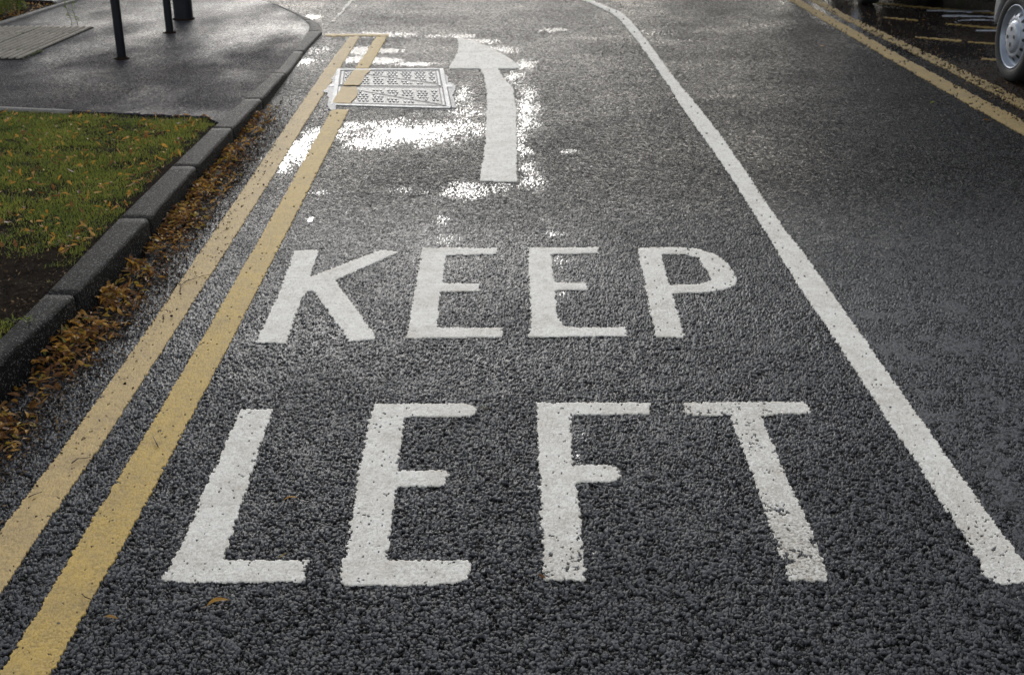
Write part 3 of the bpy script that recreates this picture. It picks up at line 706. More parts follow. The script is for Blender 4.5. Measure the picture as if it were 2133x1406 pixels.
def lampcol():
    x, y, z = [float(v) for v in gpk(383, 40)]
    root = empty('lamp_column', (x, y, z)); tag(root, 'thick black lamp column behind the slim posts', 'lamp post')
    bm = bmesh.new(); lathe(bm, [(.078, -.2), (.078, 1.2), (.070, 1.28), (.045, 1.36), (.040, 5.0), (.001, 5.02)], 36); bmobj('pole', bm, M['galv'], root)
    bm = bmesh.new(); lathe(bm, [(.094, -.05), (.090, .004), (.080, .010)], 36); bmobj('foot_collar', bm, M['soil'], root)
    bm = bmesh.new(); bmesh.ops.create_cube(bm, size=1); bmesh.ops.scale(bm, vec=(.10, .012, .5), verts=bm.verts); bmesh.ops.translate(bm, vec=(0, -.078, .75), verts=bm.verts)
    bmobj('inspection_door', bm, M['galv'], root)
    bm = bmesh.new(); lathe(bm, [(.05, 4.98), (.17, 5.05), (.19, 5.12), (.10, 5.22), (.001, 5.25)], 28); bmobj('lantern', bm, M['lampglass'], root)
lampcol()
def bedpost():
    x, y, z = [float(v) for v in gpk(42, 21)]
    root = empty('bollard', (x, y, z)); tag(root, 'black square post in the planted bed at the far left', 'post')
    bm = bmesh.new(); bmesh.ops.create_cube(bm, size=1); bmesh.ops.scale(bm, vec=(.050, .050, 1.1), verts=bm.verts); bmesh.ops.translate(bm, vec=(0, 0, .5), verts=bm.verts)
    bmesh.ops.bevel(bm, geom=bm.edges[:], offset=.006, segments=2, affect='EDGES'); bmobj('shaft', bm, M['post'], root)
    bm = bmesh.new(); lathe(bm, [(.045, 1.05), (.045, 1.075), (.02, 1.10), (.001, 1.105)], 20); bmobj('cap', bm, M['post'], root)
bedpost()

# pale flags and low dark timber at the very top left beyond the bed
M['flag'] = simple('pale_paving', (.42, .40, .40), .5, nscale=6)
def slabby(name, quad, z0, z1, mat, label, cat):
    pts = []
    for q in quad:
        x, y, z = gpk(*q); pts.append((float(x), float(y), float(z)))
    bm = bmesh.new(); lo = [bm.verts.new((p[0], p[1], p[2] + z0)) for p in pts]; hi = [bm.verts.new((p[0], p[1], p[2] + z1)) for p in pts]
    bm.faces.new(hi)
    for k in range(len(pts)): bm.faces.new((lo[k], lo[(k + 1) % len(pts)], hi[(k + 1) % len(pts)], hi[k]))
    bmesh.ops.recalc_face_normals(bm, faces=bm.faces); bmesh.ops.bevel(bm, geom=bm.edges[:], offset=.006, segments=2, affect='EDGES')
    o = bmobj(name, bm, mat); return tag(o, label, cat)
slabby('paving_flag', [(50, 4.5), (118, 7), (150, -8), (200, -40), (60, -40)], -.03, .016, M['flag'], 'pale stone flag beyond the planted bed at the top left', 'paving slab')
slabby('timber_edge', [(48, 6.5), (112, 9.5), (110, 6.5), (50, 4.0)], -.02, .03, M['post'], 'dark timber strip edging the pale flag', 'edging')

# ------------------------------------------------------------------ leaves
def leafmat(name, c1_, c2_, trans=.35):
    k = NT(name); n = k.noise(70, 4, .65)
    c = k.mix(k.mapr(n, .35, .65), c1_, c2_); c = k.mix(k.mapr(k.noise(260, 3), .62, .72, 0, .6), c, [x * .3 for x in c2_])
    k.l(c, k.b.inputs['Base Color']); k.b.inputs['Roughness'].default_value = .5; k.b.inputs['Specular IOR Level'].default_value = .25
    k.l(k.bump(k.noise(300, 3), .001, .6), k.b.inputs['Normal'])
    tr = k.n('ShaderNodeBsdfTranslucent'); k.l(c, tr.inputs[0]); mx = k.n('ShaderNodeMixShader'); mx.inputs[0].default_value = trans
    k.l(k.b.outputs[0], mx.inputs[1]); k.l(tr.outputs[0], mx.inputs[2]); out = [x for x in k.t.nodes if x.type == 'OUTPUT_MATERIAL'][0]; k.l(mx.outputs[0], out.inputs[0])
    return k.m
LM = [leafmat('leaf_orange', (.60, .32, .055), (.38, .18, .03)), leafmat('leaf_tan', (.55, .32, .09), (.38, .19, .05)), leafmat('leaf_brown', (.24, .11, .03), (.12, .05, .018)),
      leafmat('leaf_yellow', (.45, .32, .05), (.28, .18, .03)), leafmat('leaf_pale', (.40, .28, .13), (.27, .17, .07)), leafmat('leaf_green', (.20, .22, .04), (.12, .13, .03))]
def leafgeo(r, L=.045, Wd=.013, curl=None, nU=9, nV=4):
    curl = r.uniform(-.9, 1.3) if curl is None else curl; fold = r.uniform(.1, .9); side = r.uniform(-.5, .5)
    V = []; Fq = []
    for i in range(nU + 1):
        t = i / nU; wd = Wd * .5 * (math.sin(math.pi * min(1, t ** .8)) ** .75 + .03)
        a = curl * (t - .5); x = L * (t - .5); z = L * .5 * curl * (.25 - (t - .5) ** 2) * .9; y0 = L * side * (t - .5) ** 2
        tw = r.uniform(-.0006, .0006)
        for j in range(nV + 1):
            s_ = j / nV * 2 - 1
            V.append((x, y0 + s_ * wd * math.cos(fold * .6), z + abs(s_) * wd * math.sin(fold) + tw))
    for i in range(nU):
        for j in range(nV):
            k = i * (nV + 1) + j; Fq.append((k, k + 1, k + nV + 2, k + nV + 1))
    n0 = len(V)                                              # stalk
    for i in range(4):
        t = i / 3; V.extend([(-L * .5 - t * L * .22, y0 * 0 - .0005 + L * side * .25, z - .000 - t * .002), (-L * .5 - t * L * .22, .0005 + L * side * .25, z - t * .002)])
    for i in range(3): Fq.append((n0 + 2 * i, n0 + 2 * i + 1, n0 + 2 * i + 3, n0 + 2 * i + 2))
    return np.array(V), np.array(Fq)
lr = random.Random(11)
LV = [leafgeo(lr, lr.uniform(.032, .055), lr.uniform(.010, .017)) for _ in range(10)]
leafmesh = []
for i in range(24):
    V, Fq = LV[i % 10]; me = bpy.data.meshes.new('fallen_leaf'); me.from_pydata(V.tolist(), [], Fq.tolist()); me.polygons.foreach_set('use_smooth', np.ones(len(Fq), bool)); me.update()
    me.materials.append(LM[[0, 0, 1, 2, 1, 3, 0, 4, 1, 2, 0, 5][i % 12]]); leafmesh.append(me)
fy = np.linspace(1090, 60, 160); fx_, fyw, _ = gpk(front(fy), fy)
kerbX = lambda Y: np.interp(Y, fyw, fx_)
def pose(flat=.35): return (lr.gauss(0, flat), lr.gauss(0, flat), lr.uniform(0, 6.283))
gut = []
Ynear, Yfar = 2.35, 6.9
while len(gut) < 1900:
    Y = Ynear + (Yfar - Ynear) * lr.random() ** 1.15
    wdt = np.interp(Y, [2.3, 3.2, 4.5, 5.8, 6.9], [.17, .15, .16, .16, .10]); dens = np.interp(Y, [2.3, 5.6, 6.3, 6.9], [1, 1, .6, .25])
    clump = vn(np.array([Y * 1.0]), np.array([0.]), .14, 3)[0]
    if lr.random() > dens * (.15 + 1.5 * clump ** 2): continue
    t = abs(lr.gauss(0, .62))
    if t > 1.7: continue
    X = float(kerbX(Y)) + .006 + t * wdt * .62
    hmax = .045 * max(0, 1 - t / 1.15) * (.5 + clump)
    gut.append((Y, X, hmax * lr.random() ** .5 + .006, t))
CN = ['orange', 'bright orange', 'tan', 'brown', 'dull tan', 'yellowish', 'amber', 'pale', 'light tan', 'dark brown', 'broad orange', 'greenish']
ZN = lambda Y: ('the near end of ' if Y < 2.95 else 'the middle of ' if Y < 3.3 else 'the far end of ') + 'the nearest kerb stone' if Y < 3.6 else 'the kerb stone by bare soil' if Y < 4.43 else 'the kerb stone by lower grass' if Y < 5.3 else 'the kerb stone by upper grass' if Y < 6.1 else 'the lawn corner kerb stone' if Y < 6.85 else 'the dropping kerb stone'
gut.sort(key=lambda g: -g[2] / (g[0] ** 1.3))
def stuffmesh(name, items, label, cat):
    Vs, Fs, mi, n = [], [], [], 0
    for (x, y, z, rot, sc, k, m_) in items:
        V, Fq = LV[k]; RM = np.array((Matrix.Rotation(rot[2], 3, 'Z') @ Matrix.Rotation(rot[1], 3, 'Y') @ Matrix.Rotation(rot[0], 3, 'X')))
        Vs.append((V * sc) @ RM.T + (x, y, z)); Fs.append(Fq + n); n += len(V); mi.append(np.full(len(Fq), m_))
    o = npmesh(name, np.concatenate(Vs), np.concatenate(Fs), LM, smooth=True)
    o.data.polygons.foreach_set('material_index', np.concatenate(mi).astype(np.int32)); o.data.update()
    return tag(o, label, cat, None, 'stuff')
def leafobj(x, y, z, rot, sc, label, group, me=None):
    me = me or lr.choice(leafmesh); o = bpy.data.objects.new('fallen_leaf', me); COL.objects.link(o); o.location = (x, y, z); o.rotation_euler = rot; o.scale = (sc,) * 3
    return tag(o, label, 'leaf', group)
NI = 205
for (Y, X, z, t) in gut[:NI]:
    li = lr.randrange(24); where = 'tight against' if t < .45 else 'heaped below' if t < 1.0 else 'strewn out from'
    sc_ = lr.uniform(.65, 1.05); leafobj(X, Y, z, pose(.33), sc_, '%s %s curled leaf %s %s' % ('small' if sc_ < .78 else 'medium' if sc_ < .92 else 'large', CN[li % 12], where, ZN(Y)), 'leaves heaped in the gutter', leafmesh[li])
stuffmesh('leaf_drift', [(X, Y, z * .8, pose(.4), lr.uniform(.5, .95), lr.randrange(10), lr.choice([0, 1, 2, 2, 2, 1, 2, 3])) for (Y, X, z, t) in gut[NI:]], 'thick drift of brown and orange leaves along the kerb', 'leaf litter')
# leaves on the grass
edgeY = lambda px: np.interp(px, [-420, 0, 150, 430, 452, 700], [212, 226, 233, 243, 256, 300])
cnt = 0; gl = []
while cnt < 420:
    px = lr.uniform(-30, 450); py = 235 + 300 * lr.random() ** 1.3
    if py < edgeY(px) + 5 or px > back(py) - 4: continue
    nearkerb = (back(py) - px) < 60
    if not nearkerb and lr.random() < .45: continue
    x, y, z = [float(v) for v in gpk(px, py)]
    gl.append((x, y, z + .016 + lr.random() * .010)); cnt += 1
for (x, y, z) in gl[:72]:
    li = lr.randrange(24); kk = float(kerbX(y)) - x
    leafobj(x, y, z, pose(.5), lr.uniform(.5, .85), '%s leaf in the grass %s, by %s' % (CN[li % 12], 'near the kerb' if kk < .35 else 'mid lawn' if kk < 1.0 else 'far left', ZN(y)), 'leaves scattered on the grass', leafmesh[li])
stuffmesh('grass_leaf_litter', [(x, y, z - .004, pose(.5), lr.uniform(.6, .95), lr.randrange(10), lr.choice([0, 1, 2, 0, 2])) for (x, y, z) in gl[72:]], 'small brown leaf scraps down among the grass blades', 'leaf litter')
# single strays on the road
STR = [(1943, 217, 'green', 'tiny yellow green leaf alone on the right lane', 5, 1.0), (455, 1260, 'o', 'brown curled leaf on the dark asphalt below the L', 0, 1.1), (607, 1043, 'o', 'orange leaf fragment between the L and the E of LEFT', 0, .8),
       (1713, 98, 'o', 'small tan leaf by the right yellow lines, far up', 1, .8), (590, 1160, 'o', 'tiny yellow leaf scrap above the foot of the L', 3, .5), (1010, 853, 'y', 'small yellow leaf off the top arm of the E in LEFT', 3, .5),
       (2055, 253, 'o', 'brown leaf beside the near end of the right yellow lines', 2, .9), (1128, 1205, 'b', 'brown scrap at the foot of the F', 2, .5), (233, 1290, 'o', 'small tan leaf scrap beside the bottom yellow line', 1, .6), (1010, 216, 'y', 'tiny yellow leaf just left of the arrow shaft', 3, .5)]
for px, py, _, lb, mi, sc in STR:
    x, y = gp(px, py); leafobj(float(x), float(y), .005, (lr.gauss(0, .2), lr.gauss(0, .2), lr.uniform(-.6, .6)), sc, lb, None, leafmesh[[0, 2, 3, 5, 7, 11][mi]])
fl = 0
while fl < 13:
    px = lr.uniform(1720, 2070); py = lr.uniform(8, 150)
    if px < 1700 + py * 1.95 + 5: continue
    x, y = gp(px, py); fl += 1
    leafobj(float(x), float(y), .006, (lr.gauss(0, .15), lr.gauss(0, .15), lr.uniform(0, 6)), lr.uniform(.45, .8), 'tiny wet leaf on the puddle %s the yellow bay strokes' % ('above and left of' if py < 40 else 'among' if py < 90 else 'below'), 'leaves floating in the puddle', leafmesh[lr.choice([2, 4, 5, 7, 0])])

# fine crumbs: gutter mud, right-hand debris, bed litter
def crumbs(name, pts, label, sizes=(.002, .008), mats=None):
    n = len(pts); r = rng; P = np.array(pts)
    s = r.uniform(sizes[0], sizes[1], n)[:, None]; a = r.uniform(0, 6.283, n); e1 = np.stack([np.cos(a), np.sin(a), r.normal(0, .5, n)], -1); e2 = np.stack([-np.sin(a), np.cos(a), r.normal(0, .5, n)], -1)
    asp = r.uniform(.15, .8, n)[:, None]; up = np.array([0, 0, 1.0])
    V = np.stack([P - e1 * s, P - e2 * s * asp, P + e1 * s, P + e2 * s * asp, P + up * s * .35], 1).reshape(-1, 3)
    b = np.arange(n)[:, None] * 5; F3 = np.concatenate([b + np.array([q]) for q in ((0, 1, 4), (1, 2, 4), (2, 3, 4), (3, 0, 4))])
    o = npmesh(name, V, F3, mats or LM); nm = len(o.data.materials)
    o.data.polygons.foreach_set('material_index', np.tile(r.integers(0, nm, n), 4).astype(np.int32)); o.data.update()
    return tag(o, label, 'debris', None, 'stuff')
tactile()
CM = [simple('crumb_dark', (.020, .013, .009), .8, spec=.1), simple('crumb_brown', (.08, .045, .020), .8, spec=.1), simple('crumb_tan', (.22, .14, .07), .8, spec=.1), simple('crumb_black', (.008, .007, .006), .8, spec=.1), simple('crumb_mud', (.030, .020, .013), .8, spec=.1)]
pts = []
for _ in range(24000):
    Y = lr.uniform(2.1, 7.2); t = abs(lr.gauss(0, .075)); 
    if lr.random() < np.interp(Y, [2.1, 5.2, 6.2, 7.2], [1, .9, .35, 0]) * (.35 + .9 * vn(np.array([Y]), np.array([1.]), .22, 8)[0]): pts.append((float(kerbX(Y)) + .01 + .05 + t, Y, lr.uniform(.0, .006)))
crumbs('gutter_crumbs', pts, 'dark leaf mould and crumbs spreading from the gutter', (.0015, .007), CM)
pts = []
while len(pts) < 3500:
    px = lr.uniform(1660, 2150); py = lr.uniform(-20, 260) ; lim = np.interp(py, [-20, 0, 150, 270], [1650, 1690, 1945, 2150])
    if px < lim - 10 or lr.random() > np.exp(-abs(px - lim - 45 - 20) / 60): continue
    x, y = gp(px, py); pts.append((float(x), float(y), lr.uniform(.001, .006)))
crumbs('roadside_debris', pts, 'brown wet leaf crumbs along the right yellow lines and puddle', (.002, .008), CM)
pts = []
for _ in range(2600):
    px = lr.uniform(-60, 240); py = lr.uniform(-50, 46)
    if py > np.interp(px, [-60, 10, 160, 290], [66, 44, -3, -44]) or (px > 50 and py < 7): continue
    x, y, z = gpk(px, py); pts.append((float(x), float(y), float(z) + lr.uniform(.0, .02)))
crumbs('bed_leaf_litter', pts, 'orange fallen leaves covering the planted bed', (.006, .016), [LM[0], LM[1], LM[0], LM[2], CM[0]])
pts = []
while len(pts) < 700:
    px = lr.uniform(-5, 260); py = lr.uniform(470, 850)
    if px > back(py) - 2: continue
    x, y, z = gpk(px, py); pts.append((float(x), float(y), float(z) - .004))
crumbs('soil_crumbs', pts, 'twiggy crumbs and grit on the bare soil behind the kerb', (.002, .007), CM)

# twigs and seeds on the yellow lines
def tubecurve(name, pts, r0, r1, mat, parent=None, n=7):
    bm = bmesh.new(); rings = []
    for i, p in enumerate(pts):
        p = Vector(p); a = Vector(pts[max(0, i - 1)]); b = Vector(pts[min(len(pts) - 1, i + 1)]); dv = (b - a).normalized()
        s1 = dv.orthogonal().normalized(); s2 = dv.cross(s1); rr = r0 + (r1 - r0) * i / (len(pts) - 1)
        rings.append([bm.verts.new(p + (s1 * math.cos(6.283 * k / n) + s2 * math.sin(6.283 * k / n)) * rr) for k in range(n)])
    for i in range(len(rings) - 1):
        for k in range(n): bm.faces.new((rings[i][k], rings[i][(k + 1) % n], rings[i + 1][(k + 1) % n], rings[i + 1][k]))
    bm.faces.new(rings[0][::-1]); bm.faces.new(rings[-1])
    return bmobj(name, bm, mat, parent, smooth=True)
M['twig'] = simple('twig_bark', (.035, .025, .018), .6)
for P, lb in (([(375, 612), (377, 600), (386, 590), (405, 585), (422, 578), (438, 577)], 'thin curved twig across the pale yellow line, furthest up'), ([(150, 969), (163, 961), (175, 959), (190, 958)], 'short dark twig on the pale yellow line, middle one'),
              ([(60, 1040), (72, 1036), (88, 1029)], 'stubby dark twig on the pale yellow line, nearest'), ([(172, 1242), (178, 1250), (190, 1253)], 'pale thread of stalk on the lower yellow line'), ([(330, 935), (320, 915)], 'hair thin stalk on the stronger yellow line')):
    tubecurve('twig', [(float(gp(*p)[0]), float(gp(*p)[1]), .0065 + .002 * (i % 2)) for i, p in enumerate(P)], .0016, .0008, M['twig'])
    tag(bpy.data.objects[-1] if False else [o for o in COL.objects if o.name.startswith('twig')][-1], lb, 'twig')
def seed(px, py, r, lb):
    x, y = gp(px, py); bm = bmesh.new(); bmesh.ops.create_icosphere(bm, subdivisions=2, radius=r)
    for v in bm.verts: v.co.z *= .8; v.co *= 1 + .15 * (hsh(int(v.co.x * 9e3), int(v.co.y * 9e3), 2) - .5)
    o = bmobj('seed_pod', bm, M['post'], None, True); o.location = (float(x), float(y), .0085); tag(o, lb, 'seed')
seed(358, 663, .005, 'black seed pod sitting on the pale yellow line'); seed(341, 666, .003, 'smaller black seed left of the pod on the yellow line'); seed(184, 820, .006, 'black seed on the asphalt near the gutter'); seed(377, 617, .004, 'dark bud at the lower end of the curved twig')

# ------------------------------------------------------------------ grass
def grassmat():
    k = NT('grass_blade'); a = k.n('ShaderNodeAttribute', attribute_name='surf')
    k.l(a.outputs['Color'], k.b.inputs['Base Color']); k.b.inputs['Roughness'].default_value = .45; k.b.inputs['Specular IOR Level'].default_value = .25
    tr = k.n('ShaderNodeBsdfTranslucent'); k.l(a.outputs['Color'], tr.inputs[0]); mx = k.n('ShaderNodeMixShader'); mx.inputs[0].default_value = .4
    k.l(k.b.outputs[0], mx.inputs[1]); k.l(tr.outputs[0], mx.inputs[2]); out = [x for x in k.t.nodes if x.type == 'OUTPUT_MATERIAL'][0]; k.l(mx.outputs[0], out.inputs[0])
    return k.m
M['grass'] = grassmat()
def blades(P, hgt, wid, cols, name, label):
    n = len(P); r = rng; a = r.uniform(0, 6.283, n); lean = r.uniform(.1, 1.1, n); la = r.uniform(0, 6.283, n)
    sd = np.stack([np.cos(a), np.sin(a), a * 0], -1) * (wid / 2)[:, None]; ld = np.stack([np.cos(la) * lean, np.sin(la) * lean, np.ones(n)], -1); ld /= np.linalg.norm(ld, axis=1)[:, None]
    m1 = P + ld * (hgt * .5)[:, None]; ld2 = ld.copy(); ld2[:, 2] -= .45 * lean; tip = m1 + ld2 * (hgt * .55)[:, None]
    V = np.stack([P - sd, P + sd, m1 + sd * .8, m1 - sd * .8, tip + sd * .1, tip - sd * .1], 1).reshape(-1, 3)
    b = np.arange(n)[:, None] * 6; Fq = np.concatenate([b + np.array([0, 1, 2, 3]), b + np.array([3, 2, 4, 5])])
    A = np.repeat(np.concatenate([cols, np.ones((n, 1))], 1), 6, axis=0)
    o = npmesh(name, V, Fq, M['grass'], attr=A); return tag(o, label, 'grass', None, 'stuff')
N = 420000
gy_ = rng.uniform(3.0, 7.3, N); gx_ = rng.uniform(-3.6, -.6, N)
gz_ = kz(gy_)
# back to photo coordinates to cut the patch
def proj(X, Y, Z):
    z = Y * CT - (Z - HC) * ST; yy = Y * ST + (Z - HC) * CT
    return W0 / 2 + X / z * F0, H0 / 2 - yy / z * F0
gpx, gpy = proj(gx_, gy_, gz_)
thin = fbm(gx_, gy_, .16, 29, 4)
lo_edge = np.interp(gpx, [-300, 0, 60, 150, 230, 460], [440, 478, 500, 545, 505, 250])
dens = sst(60, -50, gpy - lo_edge + (thin - .5) * 300) * sst(-4, 14, gpy - edgeY(gpx)) * (gpx < back(gpy) - 3) * sst(2, 22, back(gpy) - gpx + (thin - .5) * 50)
tuft = ((np.hypot((gpx - 12), (gpy - 683) * 1.3) < 26) | (np.hypot(gpx - 18, (gpy - 690) * 1.4) < 18)) & (gpx < back(gpy) - 6)
keep = ((rng.random(N) < dens * (.30 + 1.1 * sst(.3, .55, thin))) & (gpx > -260)) | tuft
gx_, gy_, gz_, th_ = gx_[keep], gy_[keep], gz_[keep], thin[keep]; n = len(gx_)
tone = fbm(gx_, gy_, .25, 55, 3); rr = rng.random(n)
ca = np.array([.130, .170, .034]); cb = np.array([.335, .345, .062]); cy_ = np.array([.30, .25, .07]); cw = np.array([.06, .11, .022])
cols = ca + (cb - ca) * np.clip(tone * 1.4 - .2 + rng.normal(0, .25, n), 0, 1)[:, None]
cols = np.where((rr < .07)[:, None], cy_, cols); cols = np.where((rr > .85)[:, None], cw, cols)
blades(np.stack([gx_, gy_, gz_ - .012], -1), rng.uniform(.007, .019, n), rng.uniform(.0016, .0032, n), cols, 'grass', 'short green grass of the verge thinning towards the kerb')

# ------------------------------------------------------------------ small plants
def sprig(px, py, hgt, n, label, name='weed', cols=((.16, .20, .03), (.22, .21, .04)), leaf=.02, spread=.35, stems=2):
    x, y, z = [float(v) for v in gpk(px, py)]; root = empty(name, (x, y, z)); tag(root, label, 'plant')
    lm = M.setdefault('weedleaf', leafmat('weed_leaf', (.20, .24, .04), (.12, .16, .03)))
    for s_ in range(stems):
        a = lr.uniform(0, 6.28); off = (s_ - (stems - 1) / 2) * .045
        pts = [(off + math.cos(a) * spread * hgt * t * t * .5 + .006 * math.sin(t * 7 + s_), math.sin(a) * spread * hgt * t * t * .3, hgt * t) for t in [0, .2, .4, .6, .8, 1]]
        tubecurve('stem', pts, .0022, .0010, M['twig'], root)
        Vs, Fs, nn_ = [], [], 0
        for k in range(n):
            t = lr.uniform(.12, 1); q = Vector(pts[min(5, int(t * 5))]).lerp(Vector(pts[min(5, int(t * 5) + 1)]), t * 5 % 1)
            V, Fq = LV[k % 10]; sc = leaf / .045 * lr.uniform(.6, 1.2); RM = np.array(Matrix.Rotation(lr.uniform(0, 6.28), 3, 'Z') @ Matrix.Rotation(lr.uniform(-.9, .3), 3, 'Y'))
            Vs.append(((V + (.03, 0, 0)) * sc) @ RM.T + np.array(q)); Fs.append(Fq + nn_); nn_ += len(V)
        npmesh('foliage', np.concatenate(Vs), np.concatenate(Fs), lm, root, smooth=True)
    return root
sprig(155, 55, .20, 22, 'straggly weed with two stems growing at the tip of the ribbed slabs', stems=2, leaf=.034)
for i, (px, py, h_, lb) in enumerate([(4, 36, .26, 'bushy green plant in the bed, at the left edge of the photo'), (17, 30, .20, 'green plant in the bed just left of the black square post'), (-14, 40, .25, 'leafy plant in the bed running out of the photo on the left'), (122, 2, .07, 'tiny green plant beside the pale edging'), (47, 24, .07, 'low green sprout at the foot of the black square post')]):
    sprig(px, py, h_, 60 if h_ > .1 else 14, lb, 'bed_plant', leaf=.042, stems=5 if h_ > .1 else 2, spread=.6)
sprig(42, 88, .012, 8, 'tiny weed lying on the ribbed slabs', 'weed', leaf=.012, stems=2)
sprig(45, 672, .012, 10, 'small pale rosette weed on the bare soil by the kerb', 'weed', leaf=.02, stems=2)

# ------------------------------------------------------------------ parked cars
M['silver'] = simple('silver_beige_paint', (.23, .235, .25), .35, metal=.4, nscale=5, var=.1)
M['darkcar'] = simple('dark_car_paint', (.010, .011, .014), .25, nscale=5, var=.2)
M['tyre'] = simple('tyre_rubber', (.014, .014, .015), .75, nscale=30, var=.3, bump=.001, bscale=120)
M['wheelcap'] = simple('silver_wheel_paint', (.33, .36, .42), .42, metal=.5, nscale=20, var=.18)
M['blackpl'] = simple('black_plastic', (.006, .006, .006), .6)
M['carglass'] = simple('car_glass', (.015, .02, .022), .06)
M['lampred'] = simple('tail_lamp', (.35, .01, .01), .2); M['lampwhite'] = simple('head_lamp', (.6, .62, .65), .12)
def wheel_parts(parent):
    RX = Matrix.Rotation(R(90), 4, 'X')        # lathe axis -> local -y outward
    root = empty('wheel', (0, 0, 0)); root.parent = parent
    bm = bmesh.new(); n = 64
    prof = [(.195, -.005), (.202, .004), (.214, .010), (.235, .013), (.255, .010), (.268, .000), (.274, -.014), (.2755, -.03), (.2745, -.032), (.2745, -.038), (.2755, -.04), (.276, -.08), (.2755, -.12), (.268, -.155), (.25, -.165), (.20, -.16), (.19, -.15)]
    lathe(bm, [(r, z) for r, z in prof], n, M4=RX @ Matrix.Diagonal((1, 1, 1, 1)))
    bmesh.ops.recalc_face_normals(bm, faces=bm.faces); bmobj('tyre', bm, M['tyre'], root)
    bm = bmesh.new()
    prof = [(.197, -.10), (.198, -.01), (.197, .004), (.190, .006), (.186, -.002), (.180, -.030), (.168, -.038), (.160, -.036), (.148, -.020), (.128, -.004), (.112, .002), (.104, -.001), (.098, .002), (.090, .012), (.080, .016), (.050, .017), (.001, .018)]
    lathe(bm, prof, n, M4=RX)
    # dark vent slots round the dish and wheel bolt recesses in the cap
    def disc(rc, ang, z0, rr, rt, mi, dz=.004, tilt=0):
        vs = []
        for k in range(16):
            a = 6.283 * k / 16; rad = rc + rr * math.cos(a); tan = rt * math.sin(a)
            vs.append(bm.verts.new(RX @ Vector((rad * math.cos(ang) - tan * math.sin(ang), rad * math.sin(ang) + tan * math.cos(ang), z0 + tilt * rr * math.cos(a)))))
        f = bm.faces.new(vs); f.material_index = mi
    for k in range(14): disc(.1385, 6.283 * k / 14, -.0085, .0125, .0105, 1, tilt=-.72)
    for k in range(4):
        a = 6.283 * k / 4 + .12; disc(.048, a, .0195, .014, .012, 1)
    bmesh.ops.recalc_face_normals(bm, faces=bm.faces); o = bmobj('rim', bm, [M['wheelcap'], M['blackpl']], root)
    return root
